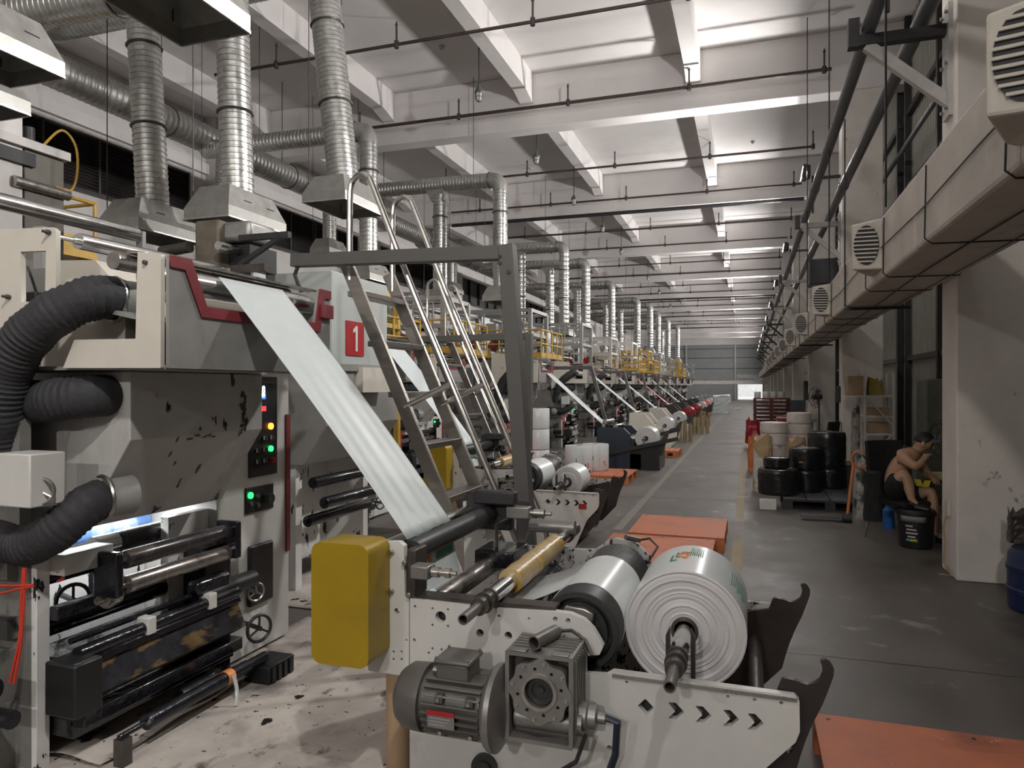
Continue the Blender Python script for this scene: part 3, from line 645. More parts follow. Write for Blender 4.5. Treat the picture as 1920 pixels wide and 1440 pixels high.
    for k in range(26):
        a = 2 * PI * k / 26
        if abs(a - PI / 2) < .42: continue
        d = V((0, math.cos(a), math.sin(a)))
        t = V((0, -math.sin(a), math.cos(a)))
        MB().obox(V(((x0 + .13 + x1 - .01) / 2, my, mz)) + d * R * .97, V(((x1 - x0 - .15) / 2, 0, 0)), t * .003, d * R * .13).build('cooling_fin', M['motor'], body)
    for xx in (x0 + .2, x1 - .05):
        for sz in (-.075, .045):
            MB().cbox((xx, my - .093 if sz > 0 else my - .07, mz + sz), .03, .03, .03).build('motor_lug', M['motor'], body, bevel=.004)
            MB().cyl((xx, my - .1 if sz > 0 else my - .08, mz + sz), (xx, my - .116 if sz > 0 else my - .096, mz + sz), .008, n=6).build('bolt', M['steel'], body)
    npx = x0 + .165
    npl = MB().box(npx, npx + .1, my - R * 1.13, my - R * 1.11, mz - .045, mz + .012).build('name_plate', M['alum'], body)
    MB().box(npx, npx + .1, my - R * 1.14, my - R * 1.13, mz - .003, mz + .014).build('name_plate_band', M['signred'], body)
    for q in range(3): MB().box(npx + .008, npx + .085 - q * .01, my - R * 1.135, my - R * 1.13, mz - .014 - q * .011, mz - .010 - q * .011).build('printed_line', M['greyink'], npl)
    MB().lathe((x1, my, mz), (1, 0, 0), [(-.02, R * .9), (0, R * 1.28), (.012, R * 1.36), (.03, R * 1.36), (.04, R * 1.2), (.06, R * .7)], 36).build('motor_flange', M['alum'], rw)
    tb = MB().box(x0 + .17, x0 + .29, my - .06, my + .06, mz + .085, mz + .15).build('terminal_box', M['motor'], rw, bevel=.006)
    MB().box(x0 + .162, x0 + .3, my - .068, my + .068, mz + .148, mz + .166).build('terminal_lid', M['motor'], tb, bevel=.008)
    for sx in (.17, .29):
        for sy in (-.058, .058): MB().cyl((x0 + sx, my + sy, mz + .166), (x0 + sx, my + sy, mz + .172), .005, n=6).build('screw', M['steel'], tb)
    MB().cyl((x0 + .17, my - .02, mz + .11), (x0 + .145, my - .02, mz + .11), .013, n=8).build('cable_gland', M['alum'], tb)
    # worm gearbox
    gy0, gy1 = 2.3, YF - .01
    gx0, gx1 = Yx(947, gy0), Yx(1074, gy0); gz0, gz1 = ry(1000, 1396, gy0).z, ry(1000, 1226, gy0).z
    cx, cz = (gx0 + gx1) / 2 + .004, ry(1010, 1297, gy0).z
    gb = plate_obj('gearbox_case', [(gx0, gz0), (gx1, gz0), (gx1, gz1), (gx0, gz1)], [[(gx0 + .014, gz0 + .014), (gx1 - .014, gz0 + .014), (gx1 - .014, gz1 - .014), (gx0 + .014, gz1 - .014)]], gy1 - gy0, 'Y', (gy0 + gy1) / 2, M['alum'], rw, bevel=.005)
    MB().box(gx0 + .014, gx1 - .014, gy0 + .06, gy1 - .02, gz0 + .014, gz1 - .014).build('gearbox_core', M['motor'], gb)
    MB().cyl((gx0 + .02, gy0 + .07, gz0 + .06), (gx1 + .02, gy0 + .07, gz0 + .06), .04, n=20).build('worm_housing', M['alum'], gb)
    fl_ = []
    for i in range(48):
        a = 2 * PI * i / 48; rr = .106 + .007 * math.cos(8 * a + .4); fl_.append((cx + rr * math.cos(a), cz + rr * math.sin(a)))
    fh = [(cx + .077 * math.cos(2 * PI * i / 8 + .2), cz + .077 * math.sin(2 * PI * i / 8 + .2), .006) for i in range(8)]
    plate_obj('output_flange', fl_, [(cx, cz, .055)] + fh, .05, 'Y', gy0 + .02, M['alum'], gb, bevel=.004)
    MB().ring((cx, gy0 - .012, cz), (cx, gy0 + .01, cz), .062, .05, 36).build('bearing_ring', M['steel'], gb)
    MB().lathe((cx, gy0 + .03, cz), (0, -1, 0), [(0, .05), (.02, .048), (.022, .03), (.014, .028), (.014, .014), (.02, .012), (.02, .006)], 28).build('shaft_seal', M['rubber'], gb)
    for i in range(8):
        a = 2 * PI * i / 8 + .6; p = (cx + .095 * math.cos(a), cz + .095 * math.sin(a))
        MB().cyl((p[0], gy0 - .005, p[1]), (p[0], gy0 - .012, p[1]), .006, n=6).build('bolt', M['steel'], gb)
    for i in range(6): MB().box(gx1 - .002, gx1 + .006, gy0 + .03 + i * .026, gy0 + .038 + i * .026, gz0 + .04, gz1 - .02).build('case_rib', M['alum'], gb)
    for i in range(5): MB().box(gx0 + .01, gx1 - .01, gy0 + .045 + i * .026, gy0 + .053 + i * .026, gz1, gz1 + .008).build('case_rib', M['alum'], gb)
    for xx in (gx0 + .045, gx1 - .045): MB().box(xx - .03, xx + .03, gy0, gy0 + .03, gz1, gz1 + .006).build('mounting_pad', M['alum'], gb, bevel=.002)
    MB().lathe((gx1, gy0 + .1, gz0 + .075), (1, 0, 0), [(0, .05), (.03, .05), (.035, .042), (.06, .04), (.065, .02), (.09, .018)], 20).build('worm_end_cap', M['alum'], gb)
    MB().tube([(gx1 + .08, gy0 + .1, gz0 + .08), (gx1 + .13, gy0 + .1, gz0 + .07), (gx1 + .12, gy0 + .12, gz0 - .05), (gx1 + .08, gy0 + .16, gz0 - .17), (gx1 + .06, gy0 + .2, .12)], .013, 8).build('power_cable', M['navy'], rw)
    MB().tube([(gx1 + .03, gy0 + .06, gz0 + .03), (gx1 + .0, gy0 + .05, gz0 - .06), (gx1 - .07, gy0 + .1, gz0 - .13), (gx1 - .1, gy0 + .2, .15)], .008, 6).build('power_cable', M['rubber'], rw)
    # loose sleeve lying on the gearbox
    a, b = ry(1001, 1206, 2.32), ry(1042, 1184, 2.46); d = (b - a)
    MB().lathe(a, d, [(.1, 0), (.1, .0195), (0, .0195), (0, .024), (d.length, .024), (d.length, .02)], 20).build('shaft_sleeve', M['shaftgrey'], rw)
    MB().tube([b, b + V((.05, .03, 0)), b + V((.1, .03, -.03)), b + V((.13, .0, -.07))], .006, 6).build('air_hose', M['rubber'], rw)
    # drive boss low on the plate
    p = ry(910, 1436, YF); MB().lathe((p.x, YF, p.z), (0, -1, 0), [(0, .05), (.02, .05), (.02, .03), (.03, .03)], 24).build('drive_boss', M['rubber'], rw)
    p = ry(745, 1330, YF + .1); MB().cyl((p.x, YF + .12, 0), (p.x, YF + .12, .62), .055, n=20).build('support_leg', M['card'], rw)
    return rw
def Yx(px, Y): return ry(px, CY, Y).x
RW = build_rewinder()

def shaft(x, z, y0, y1, label, group, core=None):
    s = thing('winding_shaft', label, 'shaft', (x, (y0 + y1) / 2, z), group)
    MB().lathe((x, y0, z), (0, 1, 0), [(.09, 0), (.09, .0145), (0, .0145), (0, .019), (.16, .019), (.16, .014)], 18).build('shaft_journal', M['shaftgrey'], s)
    MB().lathe((x, y0 + .14, z), (0, 1, 0), [(0, .02), (0, .031), (.03, .031), (.034, .026), (.05, .026), (.05, .038), (.06, .038), (.06, .03), (.11, .03), (.11, .036), (.12, .036), (.12, .02)], 20).build('shaft_collar', M['darksteel'], s)
    MB().cyl((x, y0 + .25, z), (x, y1 - .25, z), .031, n=24).build('shaft_body', M['chrome'], s)
    MB().lathe((x, y1, z), (0, -1, 0), [(0, .02), (.06, .02), (.06, .034), (.2, .034), (.2, .04), (.24, .04), (.24, .02)], 20).build('shaft_collar', M['darksteel'], s)
    if core:
        prof = [(0, .033)]
        n = 9; L = core[1] - core[0]
        prof = [(0, .034), (0, .05)]
        for i in range(n): prof.append((L * (i + .5) / n, .05 + .003 * math.sin(i * 2.3)))
        prof += [(L, .05), (L, .034)]
        MB().lathe((x, core[0], z), (0, 1, 0), prof, 28).build('taped_core', M['amber'], s, label='amber taped cardboard core')
    return s
def film_roll(name, c, axis, r, ri, L, label, cat, group, m=None, cored=True, rings=True):
    o = thing(name, label, cat, c, group); c = V(c); ax = V(axis)
    n = int(r / .0075); prof = []
    # layered end faces with slightly uneven windings
    fr = [(ri + (r - ri) * i / n, .0016 * math.sin(i * 2.4) + .0014 * math.sin(i * 5.1 + 1) + .0015 * math.sin(i * .7)) for i in range(n + 1)]
    end0 = [(t, rr) for rr, t in fr]; end1 = [(L - t, rr) for rr, t in fr][::-1]
    MB().lathe(c, ax, [(.0, r - .003), (.004, r), (L - .004, r), (L, r - .003)], 48, False).build('film_surface', m or M['filmroll'], o)
    MB().lathe(c, ax, end0, 48, False).build('roll_end', M['rollend'] if not m else m, o)
    MB().lathe(c, ax, end1, 48, False).build('roll_end', M['rollend'] if not m else m, o)
    if cored: MB().lathe(c, ax, [(-.01, ri - .012), (-.01, ri), (L + .01, ri), (L + .01, ri - .012), (-.01, ri - .012)], 28, False).build('roll_core', M['darksteel'], o)
    return o
def patch(name, c, r, y0, y1, a0, a1, m, parent, n=6):
    """printed patch following a Y-axis cylinder"""
    mb = MB(); k = n
    for rr in (r + .0012,):
        mb.grid(lambda u, v: V((c[0] + rr * math.cos(a0 + (a1 - a0) * u), y0 + (y1 - y0) * v, c[2] + rr * math.sin(a0 + (a1 - a0) * u))), k, 1)
    return mb.build(name, m, parent, solid=.0008)
# big roll on its shaft
RC = V((-.227, 2.73, .69))
BR = film_roll('film_roll', RC, (0, 1, 0), .222, .05, .45, 'large white film roll with green and orange print on the foreground rewinder', 'film roll', 'film rolls on the rewinders')
for k in range(7): patch('green_stripe', RC, .222, 2.98 + .012 * (k % 2), 3.12 - .01 * (k % 3), 1.57 - k * .035, 1.553 - k * .035, M['green'], BR, 2)
for (ya, yb, a, b) in ((2.9, 3.0, 1.9, 1.86), (2.9, 2.92, 1.9, 1.78), (2.96, 3.04, 1.82, 1.78)): patch('green_letter_stroke', RC, .222, ya, yb, a, b, M['green'], BR, 2)
for (ya, yb, a, b) in ((2.95, 2.97, 1.79, 1.6), (2.95, 3.02, 1.62, 1.58), (3.0, 3.02, 1.79, 1.62), (3.03, 3.05, 1.74, 1.56), (2.93, 2.95, 1.68, 1.6)): patch('orange_letter_stroke', RC, .222, ya, yb, a, b, M['orangeink'], BR, 2)
for k in range(9): patch('green_stripe', RC, .222, 2.85 + .02 * (k % 3), 3.05, .75 - k * .05, .735 - k * .05, M['green'], BR, 1)
shaft(RC.x, RC.z, 2.2, 3.78, 'steel winding shaft through the large foreground film roll', 'winding shafts')
shaft(-.9, .825, 2.2, 3.85, 'steel spare shaft with an amber taped core lying on the foreground rewinder', 'winding shafts', core=(Yof(957, -.9), Yof(1040, -.9)))
# film web running from the press down into the rewinder
web = thing('film_web', 'wide white film web running from the press hood down to the foreground rewinder', 'film web', (-1.7, 2.78, 1.0), 'film webs')
W0, W1 = V((-2.19, 0, 2.075)), V((-1.285, 0, .99))
def webf(u, v):
    p = W0.lerp(W1, u); n = V((W1.z - W0.z, 0, -(W1.x - W0.x))).normalized()
    y = 2.55 + .45 * v
    w = .006 * math.sin(v * 9 + u * 2) * u + .004 * math.sin(v * 31 + u * 3) * u * u
    return V((p.x, y, p.z)) - n * (w + .012 * math.sin(u * PI))
MB().grid(webf, 30, 30).build('web_sheet', M['film'], web, solid=.001)
MB().grid(lambda u, v: V((-1.285 + .06 * u, 2.57 + .43 * v, .93 - .23 * u)), 6, 4).build('web_tail', M['film'], web, solid=.001)
for k in range(9): MB().box(-1.268, -1.264, 2.8 + k * .02, 2.806 + k * .02, .83, .9).build('green_print', M['green'], web)
MB().box(-1.27, -1.266, 2.72, 2.75, .82, .9).build('orange_print', M['orangeink'], web)
cw = MB()
random.seed(3)
cw.grid(lambda u, v: V((-1.3 + .16 * u + .02 * math.sin(v * 9), 2.56 + .16 * v + .015 * math.sin(u * 7), .72 + .05 * math.sin(u * PI) * math.sin(v * PI) + .015 * math.sin(u * 13 + v * 11))), 10, 10)
solo(cw, 'film_scrap', M['film'], 'crumpled clear film scrap behind the near head plate of the foreground rewinder', 'film scrap', solid=.001)

# ------------------------------------------------------------------ stainless ladder and portal frame behind the rewinder
def ladder(dx, dy, label, sc=1.0, w=.56):
    L = thing('access_ladder', label, 'ladder', (-1.4 + dx, 3.95 + dy, 0), 'stainless access ladders')
    T = lambda p: V((p[0] + dx, p[1] + dy, p[2]))
    ya, yb = 3.9, 3.9 + w
    top, bot = V((-2.45, 0, 2.38)), V((-1.38, 0, 0))
    at = lambda t: bot.lerp(top, t)
    for y in (ya, yb):
        MB().bar(T(at(0) + V((0, y, 0))), T(at(1) + V((0, y, 0))), .03, .085, (1, 0, .4)).build('stringer', M['stringer'], L, bevel=.004)
    for k in range(7):
        p = at((k + 1) / 7.6)
        MB().box(p.x + dx - .07, p.x + dx + .05, ya + dy, yb + dy, p.z - .035, p.z).build('tread', M['stringer'], L, bevel=.003)
    nrm = V((.912, 0, .41))
    for y in (ya, yb):
        q = []
        q += [at(.97) + V((0, y, -.05)), at(.97) + V((0, y, .35)), at(.97) + V((.005, y, .52)), at(.97) + V((.03, y, .575)), at(.97) + V((.08, y, .6)), at(.97) + V((.13, y, .575)), at(.97) + V((.17, y, .5))]
        for t in (.85, .7, .5, .38, .3): q.append(at(t) + nrm * .34 + V((0, y, 0)))
        q += [at(.22) + nrm * .33 + V((0, y, 0)), at(.16) + nrm * .27 + V((0, y, 0)), at(.11) + nrm * .16 + V((0, y, 0)), at(.07) + nrm * .02 + V((0, y, 0))]
        # smooth
        qs = []
        for i in range(len(q) - 1):
            for s in range(4):
                p0, p1, p2, p3 = q[max(i - 1, 0)], q[i], q[i + 1], q[min(i + 2, len(q) - 1)]; t = s / 4
                qs.append(.5 * ((2 * p1) + (p2 - p0) * t + (2 * p0 - 5 * p1 + 4 * p2 - p3) * t * t + (3 * p1 - p0 - 3 * p2 + p3) * t ** 3))
        qs.append(q[-1])
        MB().tube([T(p) for p in qs], .0185, 10).build('handrail', M['stainless'], L)
        for t in (.62,): MB().cyl(T(at(t) + V((0, y, 0))), T(at(t) + nrm * .34 + V((0, y, 0))), .018, n=10).build('rail_standoff', M['stainless'], L)
    return L
ladder(.065, 0, 'stainless steel ladder with curved tube handrails behind the foreground rewinder')
pf = thing('portal_frame', 'dark grey portal frame of square tube standing behind the foreground rewinder', 'frame', (-1.15, 3.75, 0), 'dark portal frames')
MB().bar(ry(550, 489, 3.75), ry(953, 474, 3.75), .07, .078).build('cross_beam', M['post'], pf, bevel=.004)
a = ry(951, 470, 3.75); b = ry(984, 950, 3.75); d = (b - a) / (a.z - b.z)
MB().bar(a + V((0, 0, .03)), a + d * a.z, .085, .085, (0, 1, 0)).build('upright', M['post'], pf, bevel=.004)
for k in range(3): p = ry(936 + (k // 2) * 17, 480 + (k % 2) * 13 + (k // 2) * 30, 3.7); MB().cyl((p.x, 3.71, p.z), (p.x, 3.7, p.z), .011, n=10).build('bolt_hole', M['black'], pf)
MB().tube([ry(560, 495, 3.74), ry(553, 515, 3.74), ry(560, 535, 3.72), ry(570, 560, 3.7)], .012, 6).build('cable', M['rubber'], pf)
# ================================================================== the printing press on the left
def prismY(poly, y0, y1): return MB().prism([(x, y0, z) for x, z in poly], (0, y1 - y0, 0))
def roll_y(x, z, r, y0, y1, n=22, j=.03): return MB().lathe((x, y0, z), (0, 1, 0), [(0, r * .35), (j, r * .35), (j, r * .95), (j + .006, r), (y1 - y0 - j - .006, r), (y1 - y0 - j, r * .95), (y1 - y0 - j, r * .35), (y1 - y0, r * .35)], n)
def catmull(q, s=6):
    out = []
    for i in range(len(q) - 1):
        p0, p1, p2, p3 = q[max(i - 1, 0)], q[i], q[i + 1], q[min(i + 2, len(q) - 1)]
        for k in range(s):
            t = k / s; out.append(.5 * ((2 * p1) + (p2 - p0) * t + (2 * p0 - 5 * p1 + 4 * p2 - p3) * t * t + (3 * p1 - p0 - 3 * p2 + p3) * t ** 3))
    return out + [q[-1]]
def hose(pts, r, m, parent, n=20, pitch=.024, name='air_hose'):
    q = catmull([V(p) for p in pts], 12)
    # resample evenly, two rings per rib
    L = [0]
    for i in range(1, len(q)): L.append(L[-1] + (q[i] - q[i - 1]).length)
    N = int(L[-1] / (pitch / 3)); out = []; rad = []; j = 0
    for k in range(N + 1):
        s = L[-1] * k / N
        while j < len(L) - 2 and L[j + 1] < s: j += 1
        t = (s - L[j]) / max(1e-6, L[j + 1] - L[j]); out.append(q[j].lerp(q[j + 1], t)); rad.append(r * (1.025, .995, .975)[k % 3] * (1 + .022 * math.sin(k * .37) + .012 * math.sin(k * 1.9 + .4)))
    return MB().tube(out, r, n, rad=rad).build(name, m, parent)
def handwheel(parent, c, axis, R, m, stem=.12):
    c = V(c); d, x, y = frame(axis)
    h = MB().torus(c, axis, R, R * .13, 22, 8).build('handwheel', m, parent)
    for k in range(3):
        a = 2 * PI * k / 3 + .5; MB().cyl(c, c + (x * math.cos(a) + y * math.sin(a)) * R, R * .09, n=6).build('wheel_spoke', m, h)
    MB().cyl(c + d * R * .2, c - d * stem, R * .18, n=8).build('wheel_shaft', m, h)
    return h
def build_press():
    pr = thing('printing_press', 'white film printing press with black fabric hoses and ink stained rollers at the left edge', 'printing press', (-3.0, 2.9, 0), 'printing presses')
    yA, yB = 2.19, 3.25        # near side frame outer face, far cabinet inner face
    XH = -2.12
    # --- hood with red trim
    Lp = [P2(258, 472, 2.17), P2(302, 476, 2.17), P2(301, 690, 2.17), P2(118, 690, 2.17), P2(139, 637, 2.17), P2(254, 635, 2.17)]
    hp = plate_obj('hood_end_plate', Lp, [], .02, 'Y', 2.18, M['cream'], pr, bevel=.004)
    p = ry(272, 492, 2.165); MB().lathe((p.x, 2.17, p.z), (0, -1, 0), [(0, .009), (.012, .009), (.014, .005)], 8).build('bolt', M['darksteel'], hp)
    def X2(px, py, X): p = rx(px, py, X); return (p.y, p.z)
    yFar = 3.3
    f0 = X2(303, 476, XH); f1 = X2(347, 488, XH); f2 = X2(366, 573, XH); zb = X2(303, 690, XH)[1]
    ztop = f0[1]; znotch = f2[1]
    F = [(2.19, zb), (yFar, zb), (yFar, ztop), (yFar - .1, ztop), (yFar - .14, znotch), (f2[0] + .05, znotch), (f1[0] + .02, ztop), (2.19, ztop)]
    plate_obj('hood_front', F, [], .015, 'X', XH, M['gray'], pr, bevel=.003)
    t = .045
    T = [(2.19, ztop), (f1[0] + .02, ztop), (f2[0] + .05, znotch), (yFar - .14, znotch), (yFar - .1, ztop), (yFar, ztop), (yFar, ztop - t), (yFar - .06, ztop - t), (yFar - .1, znotch - t), (f2[0] + .02, znotch - t), (f1[0] - .015, ztop - t), (2.19, ztop - t)]
    plate_obj('hood_trim', T, [], .008, 'X', XH + .012, M['red'], pr, label='dark red trim band')
    MB().box(XH - .9, XH - .01, 2.19, yFar, zb - .004, zb + .012).build('hood_floor', M['gray'], pr)
    MB().box(XH - .9, XH - .0, yFar - .012, yFar, zb, ztop).build('hood_end_plate', M['gray'], pr)
    MB().prism([(XH - .5, 2.25, znotch + .02), (XH - .03, 2.25, znotch - .08), (XH - .03, 2.25, znotch - .095), (XH - .5, 2.25, znotch)], (0, yFar - 2.3, 0)).build('hood_deflector', M['gray'], pr)
    r0 = MB().cyl((-2.235, 2.2, 2.03), (-2.235, 3.32, 2.03), .05, n=26).build('delivery_roller', M['chrome'], pr)
    MB().cyl((-2.4, 2.2, 2.1), (-2.4, 3.32, 2.1), .035, n=20).build('guide_roller', M['steel'], pr)
    MB().bar((-2.36, 2.25, 2.14), (-2.36, 3.55, 2.14), .05, .012).build('guide_rail', M['steel'], pr)
    MB().box(XH - .02, XH + .03, 3.2, 3.3, znotch + .03, znotch + .1).build('end_stop', M['red'], pr)
    # --- drying chamber under the hood
    ch = [(-2.44, zb - .006), (-2.44, 1.375), (-2.7, .99), (-3.5, .99), (-3.5, zb - .006)]
    prismY(ch, 2.32, 3.17).build('drying_chamber', M['inky'], pr, smooth=False, bevel=.006)
    random.seed(21)
    def blot(y, z, w_, h_, xf):
        pts = []; n_ = 11
        for i in range(n_):
            a = 2 * PI * i / n_; kk = random.uniform(.45, 1.15); yy_, zz_ = y + w_ * kk * math.cos(a), z + h_ * kk * math.sin(a); pts.append(V((xf(zz_) + .0015, yy_, zz_)))
        MB().prism(pts, (.001, 0, 0)).build('ink_blot', M['stain'], pr, smooth=False)
    xface = lambda z: -2.44 if z > 1.375 else -2.44 - .26 * (1.375 - z) / .385
    for i in range(11): blot(3.02 + random.uniform(-.02, .02), 1.36 + .02 * i, random.uniform(.006, .02), random.uniform(.008, .03), xface)
    for i in range(5): blot(2.75 + random.uniform(-.1, .12), 1.365 + random.uniform(-.012, .012), random.uniform(.012, .03), random.uniform(.004, .008), xface)
    for i in range(14): blot(random.uniform(2.5, 3.0), random.uniform(1.08, 1.6), random.uniform(.004, .01), random.uniform(.008, .03), xface)
    # slanted upper dryer box behind the hood
    ub = [P2(104, 488, 2.32), P2(176, 487, 2.32), P2(233, 552, 2.32), P2(233, 688, 2.32), P2(75, 690, 2.32), P2(75, 560, 2.32), P2(104, 560, 2.32)]
    plate_obj('upper_dryer_box', ub, [], .85, 'Y', 2.75, M['cream'], pr, bevel=.004)
    # left tall end plate with window
    tp = [P2(-60, 432, 2.1), P2(98, 426, 2.1), P2(105, 432, 2.1), P2(104, 600, 2.1), P2(70, 660, 2.1), P2(-60, 760, 2.1)]
    wn = [P2(39, 472, 2.1), P2(86, 470, 2.1), P2(84, 565, 2.1), P2(40, 566, 2.1)]
    ep = plate_obj('dryer_end_plate', tp, [wn], .02, 'Y', 2.11, M['cream'], pr, bevel=.003)
    for a, b in ((93, 436), (18, 557)):
        p = ry(a, b, 2.1); MB().lathe((p.x, 2.1, p.z), (0, -1, 0), [(0, .01), (.014, .01), (.018, .006), (.03, .006)], 8).build('bolt', M['darksteel'], ep)
    MB().box(ry(-60, 600, 2.3).x, ry(104, 500, 2.3).x, 2.34, 3.1, 1.5, 2.12).build('dryer_body', M['gray'], pr, smooth=False)
    MB().tube([ry(52, 500, 2.25), ry(62, 530, 2.25), ry(72, 562, 2.22)], .006, 5).build('thin_cable', M['rubber'], pr)
    MB().cbox(ry(62, 560, 2.22), .1, .06, .05).build('clamp', M['dark'], pr, bevel=.006)
    # top guide rollers
    for (a, b, X, r) in ((146, 452, -3.3, .042), (-20, 372, -4.2, .05)):
        p = rx(a, b, X); q = MB().lathe((X, p.y - .25, p.z), (0, 1, 0), [(0, .012), (.22, .012), (.22, .02), (.25, .02), (.25, r), (1.3, r), (1.3, .012)], 20).build('guide_roller', M['chrome'], pr)
        for yy_ in (p.y - .22, p.y + 1.08): MB().box(X - .03, X + .03, yy_, yy_ + .03, 1.5, p.z + .03).build('roller_support', M['gray'], pr)
    # --- hoses with collars
    hr = .088
    h1 = [(218, 562, 2.36), (196, 556, 2.26), (150, 566, 2.17), (95, 594, 2.11), (45, 640, 2.09), (15, 700, 2.1), (3, 770, 2.12), (8, 850, 2.18), (20, 930, 2.24)]
    hose([ry(*q) for q in h1], hr, M['hose'], pr)
    h2 = [(224, 742, 2.4), (185, 742, 2.28), (130, 746, 2.22), (80, 752, 2.22), (30, 758, 2.26), (-10, 770, 2.3)]
    hose([ry(*q) for q in h2], hr, M['hose'], pr)
    h3 = [(190, 934, 2.36), (168, 944, 2.24), (135, 972, 2.17), (92, 1005, 2.14), (48, 1022, 2.14), (8, 1010, 2.15), (-25, 980, 2.2), (-40, 930, 2.25)]
    hose([ry(*q) for q in h3], hr * .93, M['hose'], pr)
    for (a, b, Y, dx) in ((214, 562, 2.32, .25), (222, 742, 2.36, .2), (192, 933, 2.32, .25)):
        p = ry(a, b, Y); MB().torus(p, (dx, 1, 0), hr * 1.04, .009, 24, 6).build('hose_clamp', M['steel'], pr)
        MB().cyl(p, p + V((dx, 1, 0)).normalized() * .12, hr * .98, n=24).build('hose_collar', M['gray'], pr)
    # --- near side frame
    MB().box(-3.9, -2.83, yA, yA + .06, 0.0, 1.0).build('side_frame', M['framegrey'], pr, bevel=.004)
    MB().box(-2.83, -2.8, yA, yA + .06, 0.0, .96).build('side_frame_edge', M['inkwhite'], pr, bevel=.003)
    MB().box(-3.9, -2.83, yA - .05, yA, .95, 1.5).build('side_frame_upper', M['framegrey'], pr)
    for z in (.2, .55, .8): MB().box(-3.6, -2.9, yA - .05, yA, z, z + .09).build('frame_stiffener', M['framegrey'], pr)
    MB().box(-3.05, -2.92, yA - .13, yA, .0, .5).build('frame_post', M['framegrey'], pr)
    MB().cyl((-2.98, yA - .2, .42), (-2.78, yA - .2, .42), .05, n=14).build('bearing_stub', M['inkbar'], pr)
    MB().cyl((-2.95, yA - .16, .3), (-2.72, yA - .16, .3), .035, n=12).build('bearing_stub', M['inkbar'], pr)
    MB().sphere((-2.98, yA - .16, .95), .09, 12, 8).build('valve_cap', M['gray'], pr)
    MB().box(*[ry(-10, 0, 2.0).x, ry(56, 0, 2.0).x], 2.0, 2.15, ry(0, 950, 2.0).z, ry(0, 850, 2.0).z).build('junction_box', M['white'], pr, bevel=.006)
    handwheel(pr, ry(75, 921, 2.05), (.6, -1, 0), .05, M['steel'], .1)
    # --- far cabinet with control panel
    XP = -2.8
    cb = MB().box(-3.6, XP, 3.25, 3.9, .02, 1.78).build('control_cabinet', M['white'], pr, bevel=.006)
    MB().box(XP - .02, XP + .012, 3.862, 3.9, .55, 1.42).build('cabinet_edge_trim', M['red'], cb)
    ys = lambda px: Yof(px, XP)
    zz = lambda px, py: rx(px, py, XP).z
    pa = MB().box(XP, XP + .012, ys(465), ys(517), zz(500, 890), zz(500, 706)).build('control_panel', M['black'], cb, bevel=.003)
    pb = MB().box(XP, XP + .012, ys(459), ys(510), zz(485, 958), zz(485, 910)).build('control_panel', M['black'], cb, bevel=.003)
    xq = XP + .014
    def dot(px, py, r, m, nm, par, d=.01):
        p = rx(px, py, xq); return MB().cyl((xq - .002, p.y, p.z), (xq + d, p.y, p.z), r, n=14).build(nm, m, par)
    dot(507, 799, .02, M['led_o'], 'orange_lamp', pa); dot(507, 841, .018, M['led_g'], 'green_lamp', pa); dot(509, 862, .017, M['signred'], 'stop_button', pa, .025)
    dot(469, 929, .019, M['led_g'], 'green_lamp', pb)
    for (a, b) in ((495, 821), (508, 820), (482, 866), (495, 864), (482, 845), (495, 843)):
        k = dot(a, b, .014, M['dark'], 'rotary_switch', pa, .02); p = rx(a, b, xq + .022); MB().cbox((xq + .022, p.y, p.z), .006, .006, .024).build('switch_pointer', M['steelwhite'], k)
    k = dot(497, 934, .03, M['dark'], 'rotary_switch', pb, .05)
    for (a, b) in ((482, 930), (483, 947), (470, 945)): dot(a, b, .013, M['pipe'], 'push_button', pb, .012)
    p = rx(491, 737, xq); dsp = MB().box(xq - .002, xq + .003, p.y - .05, p.y + .05, p.z - .08, p.z + .055).build('display', M['navy'], pa)
    p = rx(491, 731, xq + .004); text_obj('display_digits', '38', .062, p, (0, 1, 0), (0, 0, 1), M['led_w'], dsp)
    p = rx(492, 742, xq + .004); MB().box(xq + .002, xq + .005, p.y - .03, p.y + .03, p.z - .02, p.z + .02).build('display_field', M['led_b'], dsp)
    p = rx(493, 741, xq + .007); text_obj('display_digits', '40', .035, p, (0, 1, 0), (0, 0, 1), M['led_w'], dsp)
    p = rx(490, 767, xq + .002); text_obj('counter_digits', '8888', .045, p, (0, 1, 0), (0, 0, 1), M['led_r'], pa)
    MB().box(xq - .002, xq + .004, ys(487), ys(512), zz(500, 720), zz(500, 714)).build('panel_label', M['dark'], pa)
    # --- inking unit between the frames
    y0, y1 = yA + .07, 3.24
    def R(px0, py0, px1, py1, X, r, m, nm='ink_roller', j=.03):
        a, b = rx(px0, py0, X), rx(px1, py1, X); z = (a.z + b.z) / 2
        return roll_y(X, z, r, max(a.y, y0), min(b.y, y1 + .02), 22, j).build(nm, m, pr)
    R(120, 1003, 292, 970, -3.3, .06, M['blue'], 'plate_cylinder')
    R(150, 1027, 425, 968, -2.95, .05, M['chrome'], 'anilox_roller', .07)
    a = rx(215, 1015, -2.95); b = rx(385, 975, -2.95)
    MB().cyl((-2.95, a.y, (rx(150, 1027, -2.95).z + rx(425, 968, -2.95).z) / 2), (-2.95, b.y, (rx(150, 1027, -2.95).z + rx(425, 968, -2.95).z) / 2), .0515, n=24).build('ink_band', M['darkroller'], pr)
    R(222, 1045, 478, 988, -2.68, .042, M['darkroller'])
    R(226, 1088, 472, 1030, -2.68, .04, M['dirtychrome'])
    for (X, dz) in ((-3.05, .02), (-2.9, -.16), (-3.15, -.25)): roll_y(X, .72 + dz, .05, y0, y1).build('ink_roller', M['ink'], pr)
    zc = rx(225, 1066, -2.68).z
